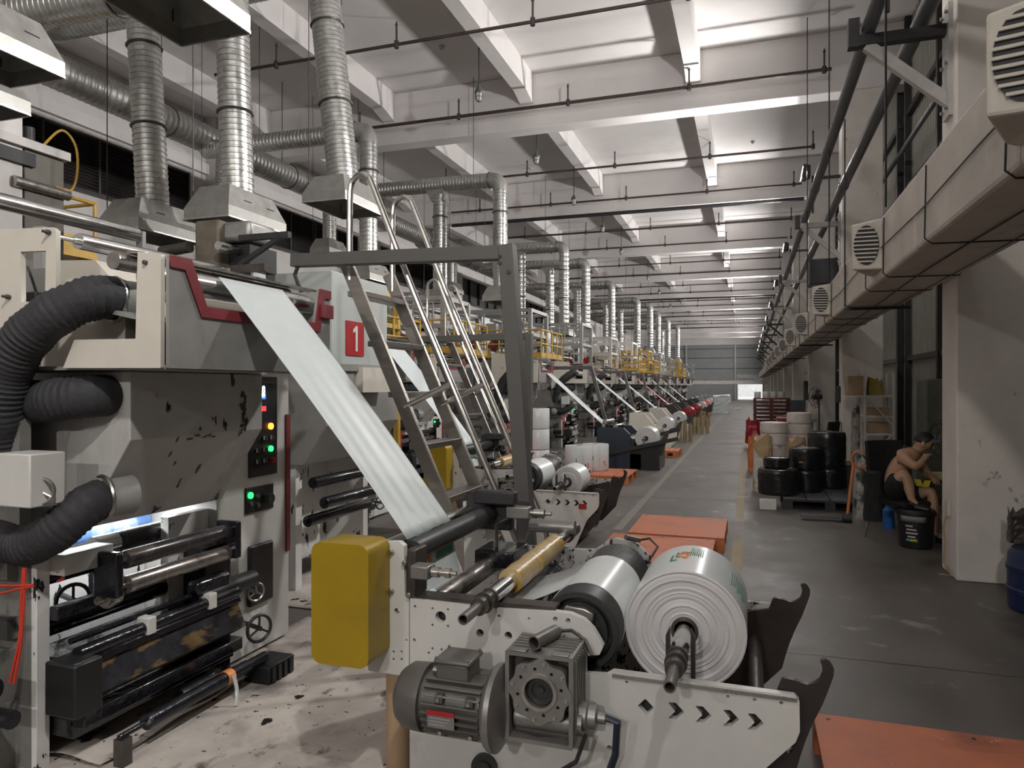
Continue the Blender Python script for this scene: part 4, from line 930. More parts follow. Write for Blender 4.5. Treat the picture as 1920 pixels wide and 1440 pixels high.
    for yy in (rx(214, 1066, -2.68).y - .03, 3.2):
        MB().box(-2.75, -2.61, yy - .02, yy + .02, zc - .11, zc + .09).build('roller_arm', M['ink'], pr, bevel=.01)
    MB().box(XP + .0, XP + .03, Yof(462, XP), Yof(506, XP), zz(484, 1130), zz(484, 1018)).build('bearing_cover', M['black'], pr, bevel=.012)
    MB().box(-2.82, -2.72, yA + .06, rx(200, 1070, -2.76).y, rx(150, 1068, -2.76).z, rx(150, 1030, -2.76).z).build('catch_tray', M['white'], pr, bevel=.004)
    # doctor blade chamber, trays and bars
    def bar(px0, py0, px1, py1, X, w, h, m, nm):
        a, b = rx(px0, py0, X), rx(px1, py1, X); z = (a.z + b.z) / 2
        return MB().bar((X, max(a.y, y0 - .03), z), (X, min(b.y, y1), z), w, h).build(nm, m, pr, bevel=.006)
    bar(100, 1150, 225, 1112, -2.78, .05, .06, M['ink'], 'ink_bar')
    a = rx(205, 1118, -2.72); MB().lathe(a + V((0, 0, .0)), (.2, -1, 0), [(-.03, .05), (.02, .05), (.02, .035), (.04, .035), (.04, .018), (.08, .016)], 14).build('bar_end_knob', M['steel'], pr)
    MB().cyl((-2.7, y0, .53), (-2.7, y1 - .3, .53), .014, n=10).build('adjusting_rod', M['inkbar'], pr)
    MB().cyl((-2.66, y0 + .0, .48), (-2.66, y1, .48), .03, n=14).build('ink_bar', M['ink'], pr)
    for yy in (2.62, 3.02): MB().cbox((-2.66, yy, .49), .075, .05, .08).build('bar_clamp', M['white'], pr, bevel=.005)
    MB().prism([(-2.95, y0, .44), (-2.66, y0, .44), (-2.6, y0, .30), (-2.64, y0, .27), (-2.95, y0, .3)], (0, y1 - y0, 0)).build('blade_chamber', M['inkbrown'], pr, bevel=.005)
    MB().prism([(-2.97, y0, .45), (-2.64, y0, .455), (-2.63, y0, .425), (-2.97, y0, .42)], (0, y1 - y0, 0)).build('blade_chamber_lip', M['ink'], pr, bevel=.004)
    MB().box(-2.72, -2.55, yA - .03, yA + .1, .26, .48).build('chamber_end_block', M['black'], pr, bevel=.01)
    MB().box(-2.7, -2.62, y0, y1, .17, .235).build('tray_rail', M['ink'], pr, bevel=.006)
    MB().box(-3.3, -2.68, y0, y1, .12, .2).build('ink_tray', M['ink'], pr, bevel=.006)
    MB().box(-2.85, -2.7, 3.05, y1, .0, .75).build('ink_column', M['ink'], pr, bevel=.006)
    MB().box(-3.35, -3.3, y0, y1, .1, 1.25).build('rear_splash_panel', M['inkwhite'], pr)
    MB().box(-2.9, -2.85, 2.95, y1, .2, .92).build('splash_panel', M['inkwhite'], pr)
    MB().box(-2.74, -2.66, 2.95, 3.2, .52, .6).build('ink_pipe', M['ink'], pr, bevel=.02)
    MB().cyl((-2.7, 3.0, .5), (-2.7, 3.42, .5), .05, n=14).build('motor_block', M['black'], pr)
    handwheel(pr, rx(486, 1178, -2.66), (1, -.35, 0), .075, M['rubber'], .18)
    handwheel(pr, rx(480, 1110, -2.7), (1, -.35, 0), .05, M['steel'], .1)
    handwheel(pr, rx(137, 1125, -3.1), (1, -.35, 0), .075, M['rubber'], .15)
    # service light inside the inking unit
    MB().cyl((-3.05, 2.45, .975), (-3.05, 3.2, .975), .012, n=10).build('service_light', M['tubelight'], pr, label='lit white tube lamp')
    ld = bpy.data.lights.new('service_light_glow', 'AREA'); ld.shape = 'RECTANGLE'; ld.size = .7; ld.size_y = .04; ld.energy = 5
    lo = bpy.data.objects.new('service_light_glow', ld); COL.objects.link(lo); lo.parent = pr; lo.location = V((-3.05, 2.85, .958)) - ORG[pr.name]; lo.rotation_euler = (0, 0, PI / 2)
    # red cables down the near frame
    for k, pts in enumerate(([(44, 1065), (40, 1130), (36, 1200), (18, 1280)], [(47, 1065), (44, 1140), (38, 1215), (26, 1282)], [(-5, 1098), (30, 1098), (62, 1097)], [(-5, 1114), (30, 1106), (62, 1099)])):
        MB().tube(catmull([ry(a, b, 2.06) for a, b in pts]), .0055, 6).build('red_cable', M['redcable'], pr)
    MB().tube(catmull([ry(108, 1072, 2.25), ry(116, 1075, 2.27), ry(118, 1085, 2.28), ry(108, 1090, 2.28)]), .006, 6).build('red_cable', M['redcable'], pr)
    return pr
PR = build_press()
PR.scale = (1, 1, 1)
# things around the press floor
sx = thing('ink_shaft', 'ink covered steel shaft lying on stands in front of the press', 'shaft', (-2.52, 2.8, .06))
MB().lathe((-2.5, 2.32, .13), (0, 1, 0), [(0, .012), (.14, .012), (.14, .034), (.8, .034), (.8, .028), (.95, .028)], 20).build('shaft_body', M['inkbar'], sx)
MB().cyl((-2.5, 2.95, .13), (-2.5, 3.0, .13), .036, n=18).build('tape_band', M['orangeink'], sx)
MB().cbox((-2.5, 2.34, .06), .05, .05, .12).build('shaft_stand', M['darksteel'], sx)
MB().box(-2.58, -2.42, 3.2, 3.42, 0, .1).build('shaft_stand', M['black'], sx, bevel=.005)
for q in range(4): MB().box(-2.42 + .002, -2.41, 3.22 + q * .05, 3.245 + q * .05, .01, .09).build('stand_rib', M['black'], sx)
MB().tube(catmull([V((-2.46, 2.97, .15)), V((-2.44, 2.97, .08)), V((-2.42, 2.94, .01))]), .01, 6).build('tape_tail', M['clearfilm'], sx)
def sheet(name, x0, x1, y0, y1, z, amp, label, m=None):
    mb = MB(); mb.grid(lambda u, v: V((x0 + (x1 - x0) * u, y0 + (y1 - y0) * v, z + amp * (.5 + .5 * math.sin(u * 7 + v * 4) * math.sin(v * 9 - u * 3)))), 24, 24)
    return solo(mb, name, m or M['paper'], label, 'sheet', solid=.002)
sheet('floor_paper', -2.9, -.75, 1.3, 4.25, .002, .006, 'ink spotted beige paper sheet covering the floor between press and rewinder')
sheet('ink_paper', -3.1, -2.56, 2.28, 3.26, .014, .03, 'crumpled beige sheet under the ink tray of the left press')
def puddle(name, c, rx_, ry_, z, label, seed):
    random.seed(seed); n = 26; pts = []
    for i in range(n):
        a = 2 * PI * i / n; k = 1 + random.uniform(-.25, .25) + .2 * math.sin(3 * a + seed); pts.append((c[0] + rx_ * k * math.cos(a), c[1] + ry_ * k * math.sin(a), z))
    return solo(MB().prism(pts, (0, 0, .002)), name, M['stain'], label, 'ink stain', smooth=False)
for i, (a, b, r1, r2) in enumerate(((205, 1330, .11, .07), (170, 1385, .03, .06), (560, 1300, .02, .02), (500, 1345, .02, .03), (395, 1250, .0, .0))):
    if r1:
        p = rz(a, b, .03); puddle('ink_puddle', p, r1, r2, .046 if i < 2 else .012, ('large black ink spill on the crumpled sheet by the lying shaft', 'small black ink blot at the near end of the lying shaft', 'black ink drop on the beige floor sheet near the yellow guard', 'black ink drop in the middle of the beige floor sheet')[i], i + 3)
bt = thing('ink_bottle', 'black ink can with a green cap lying under the press', 'ink can', (-2.75, 3.0, .05))
MB().lathe((-2.62, 2.78, .085), (.15, 1, .05), [(0, .02), (0, .05), (.2, .05), (.24, .03), (.28, .02)], 16).build('can_body', M['ink'], bt)
MB().lathe((-2.578, 3.055, .1), (.15, 1, .05), [(0, .024), (.03, .024), (.03, .01)], 12).build('cap', mat('green_cap', (.12, .5, .05), .4), bt)
bundle = thing('rod_bundle', 'ink stained black rods lying on the floor under the foreground rewinder', 'rods', (-1.2, 2.3, 0))
for k in range(5): MB().cyl((-1.62 + .1 * k, 1.75 + .05 * k, .025 + .02 * (k % 2)), (-1.2 + .06 * k, 2.42 + .02 * k, .03 + .02 * (k % 2)), .022, n=10).build('rod', M['inkbar'], bundle)
# ================================================================== exhaust ducts and hoods
def spiral(p0, p1, r, parent, pitch=.055, n=20, name='spiral_duct', m=None):
    p0, p1 = V(p0), V(p1); L = (p1 - p0).length; k = max(2, int(L / pitch)); prof = []
    for i in range(k):
        t = L * i / k; s = L / k
        prof += [(t, r), (t + s * .62, r), (t + s * .72, r + .006), (t + s * .9, r + .006)]
    prof.append((L, r))
    return MB().lathe(p0, p1 - p0, prof, n).build(name, m or M['galv'], parent)
def hood(parent, xr, yf, zb, w, l, hs=.1, ht=.24, top=.34, cx=None, cy=None):
    x0, x1, y0, y1 = xr - w, xr, yf - l, yf
    cx = (x0 + x1) / 2 if cx is None else cx; cy = (y0 + y1) / 2 if cy is None else cy
    a = [(x0, y0), (x1, y0), (x1, y1), (x0, y1)]; tw, tl = w * .34, l * .37
    b = [(cx - tw, cy - tl), (cx + tw, cy - tl), (cx + tw, cy + tl), (cx - tw, cy + tl)]
    v = [(x, y, zb) for x, y in a] + [(x, y, zb + hs) for x, y in a] + [(x, y, zb + hs + ht) for x, y in b]
    f = []
    for k in (0, 4):
        for i in range(4): j = (i + 1) % 4; f.append((k + i, k + j, k + 4 + j, k + 4 + i))
    f.append((8, 9, 10, 11))
    h = MB().add(v, f).build('hood', M['galvhood'], parent, smooth=False, solid=.006)
    rim = MB()
    for i in range(4):
        p, q = V((*a[i], zb)), V((*a[(i + 1) % 4], zb)); rim.bar(p, q, .014, .014)
    rim.build('hood_rim', M['galv'], h, smooth=False)
    return h, V((cx, cy, zb + hs + ht))
def collar(p, d, r, parent): return MB().torus(p, d, r + .012, .012, 20, 6).build('duct_clamp', M['darksteel'], parent)
MX, MZ, MR = -9.5, 6.15, .25
md = thing('main_exhaust_duct', 'thick galvanised exhaust duct running the length of the left wall', 'duct', (MX, 4, MZ))
yy = 3.0
while yy < 56:
    spiral((MX, yy, MZ), (MX, yy + 3.4, MZ), MR * (1 if yy < 20 else 1.25), md, .11, 22, m=M['galvdull']); collar((MX, yy, MZ), (0, 1, 0), MR * (1 if yy < 20 else 1.25), md); yy += 3.4
for y in (4.5, 9.2, 13, 17.5, 22, 28, 34): MB().cyl((MX, y, MZ + .2), (MX, y, 8.13), .008, n=6).build('hanger_rod', M['dark'], md)
def drop(name, label, x, y, zt, zb, r, w=.5, l=.85, pitch=.055, lean=0, feed=None, n=20, clamps=2, hs=.1, ht=.22):
    o = thing(name, label, 'exhaust duct', (x, y, zb), 'exhaust drops with hoods')
    h, t = hood(o, x + w / 2, y + l / 2, zb, w, l, hs, ht)
    p0 = V((x, y, zb + hs + ht - .01)); p1 = V((x + lean, y, zt))
    spiral(p0, p1, r, o, pitch, n)
    for k in range(clamps): collar(p0.lerp(p1, (k + 1) / (clamps + .6)), p1 - p0, r, o)
    for s in (-1, 1): MB().tube([(x + w / 2 * .7, y + s * l * .2, zb + hs + .09), (x + w / 2 * .7 + .04, y + s * l * .2, zb + hs + .1), (x + w / 2 * .7 + .04, y + s * l * .2 + .1, zb + hs + .1), (x + w / 2 * .7, y + s * l * .2 + .1, zb + hs + .09)], .006, 5).build('hood_handle', M['dark'], h)
    for s in (-1, 1): MB().cyl((x - w * .45, y + s * l * .4, zb + hs), (x - w * .45, y + s * l * .4, 8.13 if zb > 4 or y < 9 else zt + .2), .005, n=5).build('hanger_wire', M['dark'], h)
    return o
def elbow(pts, r, parent, n=20, nm='duct_elbow'):
    return MB().tube(catmull([V(p) for p in pts], 3), r, n).build(nm, M['galvhood'], parent)
# near hoods above the press at the left edge
p = rz(330, 77, 3.68)
h0 = drop('exhaust_drop', 'dark undersided galvanised hood at the top edge above the left press', p.x + .24, p.y - .42, 5.6, 3.68, .15, .5, .95, lean=-.1)
p = rz(120, 145, 3.68)
drop('exhaust_drop', 'galvanised hood cut off by the left edge near the top corner', p.x - .25, p.y - .42, 6.3, 3.68, .15, .5, .85)
p = rz(56, 216, 3.68)
drop('exhaust_drop', 'galvanised hood at the left edge just above the yellow platform', p.x - .25, p.y - .42, 6.3, 3.68, .15, .5, .85)
o = thing('exhaust_branch', 'flexible galvanised duct with an elbow in the top left corner', 'duct', (-6, 4.6, 4.85))
spiral((-7.6, 4.6, 4.95), (-4.95, 4.6, 4.84), .15, o, .06); elbow([(-4.96, 4.6, 4.84), (-4.82, 4.6, 4.85), (-4.72, 4.6, 4.95), (-4.7, 4.6, 5.15)], .15, o); spiral((-4.7, 4.6, 5.15), (-4.7, 4.6, 6.4), .15, o, .06); collar((-4.97, 4.6, 4.84), (1, 0, 0), .15, o)
MB().cyl((-6.3, 4.6, 5.05), (-6.3, 4.6, 8.13), .006, n=5).build('hanger_wire', M['dark'], o)
# A, B and C, with their branches
drop('exhaust_drop', 'tall ribbed duct with hood left of its twin, in front of the dark louvres', -5.72, 5.72, 6.35, 3.1, .152, lean=-.2, clamps=3)
drop('exhaust_drop', 'tall ribbed duct with hood between the louvres and the ladder', -4.73, 5.77, 6.35, 3.15, .152, lean=-.1, clamps=3)
drop('exhaust_drop', 'widest ribbed duct with hood rising just left of the ladder top', -4.67, 7.6, 6.6, 3.75, .185, .57, .88, lean=-.3)
o = thing('exhaust_branch', 'horizontal ribbed duct feeding the twin drops near the louvres', 'duct', (-6, 5.75, 6.45))
spiral((MX, 5.75, 6.45), (-4.7, 5.75, 6.45), .17, o, .08); MB().cyl((-7, 5.75, 6.5), (-7, 5.75, 8.13), .006, n=5).build('hanger_wire', M['dark'], o)
o = thing('exhaust_branch', 'horizontal ribbed duct feeding the widest drop', 'duct', (-6, 7.6, 6.7))
spiral((MX, 7.6, 6.7), (-4.8, 7.6, 6.7), .19, o, .08); MB().cyl((-7, 7.6, 6.8), (-7, 7.6, 8.13), .006, n=5).build('hanger_wire', M['dark'], o)
drop('exhaust_drop', 'short ribbed duct with hood hanging from the wall duct behind the twin drops', -9.1, 10.75, 5.95, 4.7, .15, .5, .8, clamps=0)
drop('exhaust_drop', 'short ribbed duct with hood left of the ladder near the wall louvres', -9.1, 14.2, 5.95, 4.6, .15, .5, .8, clamps=0)
drop('exhaust_drop', 'short ribbed duct with hood behind the tall portal frame upright', -9.1, 21.3, 5.95, 4.6, .15, .5, .8, clamps=0)
BR_ = [(10.7, (-6.1,)), (14.1, (-6.3, -4.93)), (21.4, (-6.8, -5.4)), (24.5, (-6.7, -5.4)), (30, (-7.0, -5.5)), (36, (-6.9, -5.3)), (38.6, (-6.6, -5.0)), (43, (-6.4, -5.1)), (47.5, (-6.2, -5.0)), (53, (-6.0, -4.9))]
nd = 0
for bi, (y, xs) in enumerate(BR_):
    zt = 5.92
    o = thing('exhaust_branch', 'horizontal exhaust branch duct from the wall duct, %s from the camera' % ORD[bi], 'duct', (MX, y, zt), 'horizontal exhaust branches')
    pitch = .07 if y < 16 else .14; n = 18 if y < 26 else 12
    xe = xs[-1]
    spiral((MX, y, zt + .02), (xe - .22, y, zt), .155, o, pitch, n, m=M['galv'] if y < 33 else M['galvdull'])
    elbow([(xe - .23, y, zt), (xe - .1, y, zt - .02), (xe - .02, y, zt - .1), (xe, y, zt - .24)], .16, o, n)
    collar((xe - .23, y, zt), (1, 0, 0), .155, o)
    for x in xs[:-1]:
        MB().frustum([(x - .3, y - .1, zt - .1), (x + .12, y - .1, zt - .1), (x + .12, y + .1, zt - .1), (x - .3, y + .1, zt - .1)][::-1], [(x - .15, y - .13, zt - .36), (x + .15, y - .13, zt - .36), (x + .15, y + .13, zt - .36), (x - .15, y + .13, zt - .36)][::-1]).build('duct_tee', M['galvhood'], o)
    for xw in (MX + 1.2, xe - .6): MB().cyl((xw, y, zt + .15), (xw, y, 8.13), .006, n=5).build('hanger_wire', M['dark'], o)
    for q, x in enumerate(xs):
        lean = (.12, -.16, .05, -.2, .1, -.05, .08)[nd % 7] if 16 < y < 30 else 0
        zb = 3.35 if y < 16 else (3.15 if (nd % 3) else 3.3)
        dd = drop('exhaust_drop', 'ribbed exhaust duct with hood, %s drop of the %s branch duct' % (('nearer the wall,' if q == 0 else 'nearer the aisle,'), ORD[bi]), x - lean if 0 else x, y, zt - .22, zb, .15, .5, .8, pitch, 0, n=n, clamps=2, ht=.2)
        nd += 1
# ================================================================== second press line and the machines beyond
DEL = V((-1.5, 4.15, 0))
PR2 = dup(PR, DEL, 'white film printing press with black hoses behind the sloping film web')
RW2 = dup(RW, DEL, 'white film rewinder with yellow guard in the second row behind the ladder')
WB2 = dup(web, DEL, 'narrow looking white film web seen behind the ladder')
ladder(DEL.x + .15, DEL.y, 'second stainless ladder seen through the handrails of the first')
RC2 = RC + DEL + V((.02, .02, -.04))
R2 = film_roll('film_roll', RC2, (0, 1, 0), .155, .045, .36, 'smaller plain white film roll on the second rewinder', 'film roll', 'film rolls on the rewinders')
shaft(RC2.x, RC2.z, RC2.y - .5, RC2.y + 1.0, 'steel winding shaft through the smaller roll on the second rewinder', 'winding shafts')
shaft(-.9 + DEL.x, .825, 2.2 + DEL.y, 3.85 + DEL.y, 'spare shaft with an amber taped core on the second rewinder', 'winding shafts', core=(2.7 + DEL.y, 3.1 + DEL.y))
p = ry(1092, 950, 2.49 + DEL.y); solo(MB().cbox((p.x, 2.496 + DEL.y, p.z), .075, .004, .05), 'red_sticker', M['signred'], 'small red sticker on the arrow plate of the second rewinder', 'sticker')
pf2 = thing('portal_frame', 'dark grey portal frame in the second row, right of the second ladder', 'frame', (-2.4, 7.9, 0), 'dark portal frames')
a, b = ry(632, 642, 7.9), ry(992, 630, 7.9)
MB().bar(a, b, .07, .075).build('cross_beam', M['post'], pf2, bevel=.004)
MB().bar((b.x, 7.9, b.z + .03), (b.x - .02, 7.9, 0), .085, .085, (0, 1, 0)).build('upright', M['post'], pf2, bevel=.004)
# hood unit with the red number one sign
un = thing('press_unit', 'pale press hood with a red number one sign seen through the ladder', 'press unit', (-3.3, 5.0, 0))
XU = -2.95; ya, yb = Yof(622, XU), Yof(726, XU); zt, zb = rx(640, 512, XU).z, rx(640, 683, XU).z
MB().box(-3.7, XU, ya, yb, zb, zt).build('unit_hood', mat('pale_green_grey', (.42, .45, .43), .4, 0, .06, 4), un, smooth=False, bevel=.006)
sg = MB().box(XU, XU + .008, Yof(648, XU), Yof(681, XU), rx(664, 667, XU).z, rx(664, 603, XU).z).build('number_sign', M['signred'], un, label='red sign with the number one')
y1_, z1_ = Yof(664, XU), rx(664, 635, XU).z
MB().prism([(XU + .009, y1_ + a, z1_ + b) for a, b in ((.005, -.1), (.035, -.1), (.035, .1), (.01, .1), (-.03, .068), (-.03, .042), (.005, .06))], (.003, 0, 0)).build('number_one', M['white'], sg, smooth=False)
MB().box(-3.75, XU + .02, ya - .02, yb + .02, zb - .05, zb).build('unit_ledge', M['gray'], un)
prismY([(-3.0, zb - .06), (-3.0, 1.3), (-3.2, 1.0), (-3.7, 1.0), (-3.7, zb - .06)], ya, yb + .3).build('drying_chamber', M['gray'], un, smooth=False, bevel=.006)
MB().box(-3.02, XU, ya + .1, ya + .32, 1.55, zb - .05).build('bracket_plate', M['gray'], un)
MB().box(XU - .1, XU + .06, ya + .35, ya + .8, 1.55, 1.75).build('bracket_box', M['cream'], un)
for y in (ya + .05, yb + .2): MB().box(-3.7, -3.3, y, y + .08, 0, 1.02).build('side_frame', M['inkwhite'], un)
for (x, z) in ((-3.2, .85), (-3.1, .7), (-3.25, .55)): roll_y(x, z, .045, ya + .1, yb + .22).build('ink_roller', M['ink'], un)
MB().box(-3.72, -3.68, ya, yb + .2, .1, 1.0).build('splash_panel', M['inkwhite'], un)
# treater head on a post behind the press hood
tr = thing('treater_head', 'grimy brown treater head with a roller behind the near press hood', 'machine head', (-3.5, 4.2, 0))
c = ry(428, 462, 4.2)
MB().box(c.x - .19, c.x + .02, 4.08, 4.38, c.z - .16, c.z + .17).build('head_block', mat('grimy_brown', (.14, .12, .09), .6, .1, .35, 9), tr, bevel=.02)
MB().box(c.x - .0, c.x + .24, 4.13, 4.43, c.z + .02, c.z + .16).build('head_cover', M['galvdull'], tr, bevel=.03)
MB().cyl((c.x + .1, 3.98, c.z - .04), (c.x + .1, 4.52, c.z - .04), .03, n=14).build('head_roller', M['chrome'], tr)
MB().box(c.x + .02, c.x + .2, 4.18, 4.48, c.z - .17, c.z - .0).build('head_cavity', M['black'], tr)
MB().box(c.x + .16, c.x + .18, 4.24, 4.38, c.z - .25, c.z + .0).build('film_strip', M['film'], tr)
MB().box(c.x - .15, c.x + .1, 4.18, 4.43, 0, c.z - .15).build('head_post', M['gray'], tr)
MB().bar((c.x - .1, 4.03, c.z - .2), (c.x + .45, 4.03, c.z - .2), .04, .05).build('cross_rail', M['darksteel'], tr)
MB().bar((c.x + .2, 4.08, c.z - .16), (c.x + .55, 4.08, c.z + .02), .03, .03).build('brace', M['dark'], tr)
MB().bar((c.x + .2, 4.08, c.z + .02), (c.x + .6, 4.08, c.z + .02), .04, .04).build('brace', M['dark'], tr)
MB().cyl((c.x - .2, 4.05, c.z - .02), (c.x - .45, 4.05, c.z - .04), .04, n=12).build('gear_unit', M['darksteel'], tr)
# platforms with railings
def railing(parent, pts, z0, z1, m, mid=1, step=.8, r=.022):
    for i in range(len(pts) - 1):
        a, b = V((*pts[i], 0)), V((*pts[i + 1], 0)); L = (b - a).length; n = max(1, round(L / step))
        for k in range(n + 1):
            if k == n and i < len(pts) - 2: continue
            p = a.lerp(b, k / n); MB().cyl((p.x, p.y, z0), (p.x, p.y, z1), r, n=8).build('rail_post', m, parent)
        for z in [z1] + [z0 + (z1 - z0) * (q + 1) / (mid + 1) for q in range(mid)]: MB().cyl((a.x, a.y, z), (b.x, b.y, z), r, n=8).build('rail_bar', m, parent)
        MB().bar((a.x, a.y, z0 + .05), (b.x, b.y, z0 + .05), .012, .1).build('toe_board', m, parent)
pt = thing('work_platform', 'yellow railed work platform above the press at the left edge', 'platform', (-7.6, 6.2, 0))
pa, pb = rx(-30, 330, -7.3), rx(178, 378, -7.3); zt = (pa.z + pb.z) / 2; z0 = zt - .55
railing(pt, [(-7.3, pa.y - 1), (-7.3, pb.y), (-8.4, pb.y)], z0, zt, M['rail'], 0, .9)
MB().bar((-7.3, pa.y - 1, z0 + .02), (-7.3, pb.y, z0 + .02), .03, .22).build('toe_board', M['rail'], pt)
MB().box(-8.4, -7.25, pa.y - 1, pb.y, z0 - .12, z0 - .06).build('deck', M['rail'], pt)
for x in (-8.3, -7.35):
    for y in (pa.y - .8, pb.y - .1): MB().box(x - .05, x + .05, y - .05, y + .05, 0, z0 - .1).build('platform_leg', M['rail'], pt)
tw = thing('press_tower', 'white and dark press tower with yellow cable loops at the left edge', 'press tower', (-6.3, 4.6, 0))
a = rx(-15, 300, -6.3); b = rx(42, 300, -6.3)
MB().box(-6.5, -6.3, b.y - .35, b.y, 2.5, 4.15).build('tower_panel', M['wallplaster'], tw)
MB().box(-6.6, -6.3, b.y + .02, b.y + .42, 2.4, 3.78).build('tower_column', mat('olive_grey', (.13, .12, .1), .5, .2, .2, 6), tw, bevel=.01)
MB().box(-6.65, -6.25, b.y - .7, b.y + .45, 3.78, 3.86).build('tower_cap', M['steelwhite'], tw)
MB().box(-6.62, -6.26, b.y - .6, b.y + .1, 3.62, 3.74).build('tower_beam', M['dark'], tw)
MB().cyl((-6.28, b.y - .1, 3.45), (-6.28, b.y + .45, 3.45), .05, n=14).build('tower_roller', M['steel'], tw)
MB().box(-6.6, -6.4, b.y - .3, b.y + .4, 0, 2.5).build('tower_base', M['gray'], tw)
MB().tube(catmull([V((-6.3, b.y + .2, 3.86)), V((-6.25, b.y + .35, 4.05)), V((-6.25, b.y + .5, 3.95)), V((-6.25, b.y + .52, 3.7)), V((-6.25, b.y + .45, 3.5)), V((-6.27, b.y + .3, 3.5))]), .012, 6).build('cable_loop', M['rail'], tw)
MB().cyl((-6.35, b.y + .1, 3.86), (-6.35, b.y + .1, 4.0), .05, n=12).build('junction_cap', M['dark'], tw)
# --- far rewinders, presses, towers
def far_rewinder(x, y, label, body, rollm, rr, style=0):
    o = thing('film_rewinder', label, 'machine', (x, y, 0), 'film rewinders')
    if style == 1: prof = [(-.95, 0), (-.3, 0), (-.3, .68), (-.42, .8), (-.9, .8), (-.95, .74)]
    else: prof = [(-.95, 0), (.1, 0), (.28, .25), (.3, .44), (.05, .5), (-.25, .6), (-.5, .9), (-.9, .92)]
    for yy in (y, y + .95): MB().prism([(x + a, yy, b) for a, b in prof], (0, .05, 0)).build('side_cheek', body, o, smooth=False, bevel=.008)
    if style == 1:
        MB().bar((x - .75, y - .04, .3), (x + .6, y - .04, .62), .05, .07).build('swing_arm', M['dark'], o)
        MB().bar((x - .3, y + .95, .5), (x + .55, y + .95, .74), .05, .07).build('swing_arm', M['dark'], o)
        MB().box(x - .35, x + .25, y + .05, y + .9, .0, .45).build('belly', M['black'], o)
    MB().box(x - .9, x - .1, y + .05, y + .95, .02, .3).build('machine_base', M['dark'], o)
    roll_y(x - .36, .5, .13, y + .06, y + .94).build('surface_drum', M['rubber'], o)
    roll_y(x - .8, .9, .05, y + .06, y + .94).build('nip_roller', M['steel'], o)
    roll_y(x - .6, .82, .04, y + .06, y + .94).build('guide_roller', M['chrome'], o)
    MB().cyl((x - .02, y - .25, .6), (x - .02, y + 1.15, .6), .022, n=12).build('winding_shaft', M['darksteel'], o)
    MB().prism([(x + .1, y + .07, .2), (x + .3, y + .07, .3), (x + .42, y + .07, .7), (x + .36, y + .07, .72), (x + .26, y + .07, .56), (x + .1, y + .07, .52)], (0, .04, 0)).build('hook_arm', M['hook'], o)
    if style != 1:
        MB().cyl((x - .5, y - .16, .4), (x - .2, y - .16, .4), .09, n=16).build('drive_motor', M['motor'], o)
        MB().box(x - .2, x - .02, y - .22, y, .28, .5).build('gearbox', M['alum'], o, bevel=.01)
    return o
def far_web(x0, z0, x1, z1, y, label, m=None):
    o = MB().grid(lambda u, v: V((x0 + (x1 - x0) * u, y + .42 * v, z0 + (z1 - z0) * u)), 6, 3)
    return solo(o, 'film_web', m or M['film'], label, 'film web', 'film webs', solid=.001)
def portal(x0, x1, y, z, label, foot):
    o = thing('portal_frame', label, 'frame', (x1, y, 0), 'dark portal frames')
    MB().bar((x0, y, z), (x1, y, z), .06, .07).build('cross_beam', M['post'], o)
    MB().bar((x1, y, z + .03), (foot, y, 0), .07, .07, (0, 1, 0)).build('upright', M['post'], o)
    return o
def tower(x0, x1, y0, y1, z0, z1, label, m, m2, rails=True, seed=0, parent=None):
    o = parent or thing('press_tower', label, 'press tower', ((x0 + x1) / 2, (y0 + y1) / 2, 0), 'press towers')
    random.seed(seed)
    for x in (x0, x1):
        for y in (y0, y1): MB().box(x - .04, x + .04, y - .04, y + .04, 2.1 if parent else 0, z1).build('upright', m, o)
    for k in range(3):
        x = random.uniform(x0 + .2, x1 - .3); z = random.uniform(z0 + .1, z1 - .35); MB().box(x, x + random.uniform(.15, .4), y0 - .02, y0 + .15, z, z + random.uniform(.12, .3)).build('drive_box', random.choice((M['cream'], M['gray'], M['dark'], M['white'])), o, bevel=.01)
    for k in range(2):
        x = random.uniform(x0 + .2, x1 - .3); MB().bar((x, y0 - .02, z0), (x + random.uniform(-.5, .5), y0 - .02, z1), .02, .04).build('diagonal_brace', m, o)
    mb = MB().box(x0 + .5, x0 + .52, y0 + .1, y1 - .3, z0, z1 - .1).build('film_panel', M['film'], o)
    lv = 3
    for k in range(lv):
        z = z0 + (z1 - z0) * k / (lv - 1)
        for y in (y0, y1): MB().box(x0, x1, y - .03, y + .03, z - .04, z + .03).build('cross_bar', m, o)
        for x in (x0, x1): MB().box(x - .03, x + .03, y0, y1, z - .04, z + .03).build('cross_bar', m, o)
    MB().box(x0 - .05, x1 + .05, y0 - .05, y1 + .05, z0 - .02, z0 + .02).build('deck', M['darksteel'], o)
    for k in range(5):
        x = random.uniform(x0 + .1, x1 - .1); z = random.uniform(z0 + .2, z1 - .1)
        MB().cyl((x, y0, z), (x, y1, z), random.choice((.03, .045, .06)), n=12).build('tower_roller', random.choice((M['chrome'], M['rubber'], M['steel'])), o)
    for k in range(4):
        x = x0 + (x1 - x0) * (k + .5) / 4; MB().box(x - .012, x + .012, y0 - .02, y0 + .004, z0, z1).build('rung_post', m, o)
    MB().box(x0 + .1, x0 + .35, y0 + .1, y0 + .3, z0 + .02, z0 + .5).build('cabinet_box', m2, o, bevel=.01)
    MB().cyl(((x0 + x1) / 2, y0 - .06, z0 + .25), ((x0 + x1) / 2, y0 + .1, z0 + .25), .1, n=16).build('fan_disc', m2, o)
    if rails: railing(o, [(x0 - .3, y0 - .25), (x1 + .3, y0 - .25), (x1 + .3, y1 + .2)], z0, z0 + .55, M['rail'], 1, .45, .018)
    return o
def strip_lights(r):
    for c in list(r.children):
        if c.type == 'LIGHT': bpy.data.objects.remove(c, do_unlink=True)
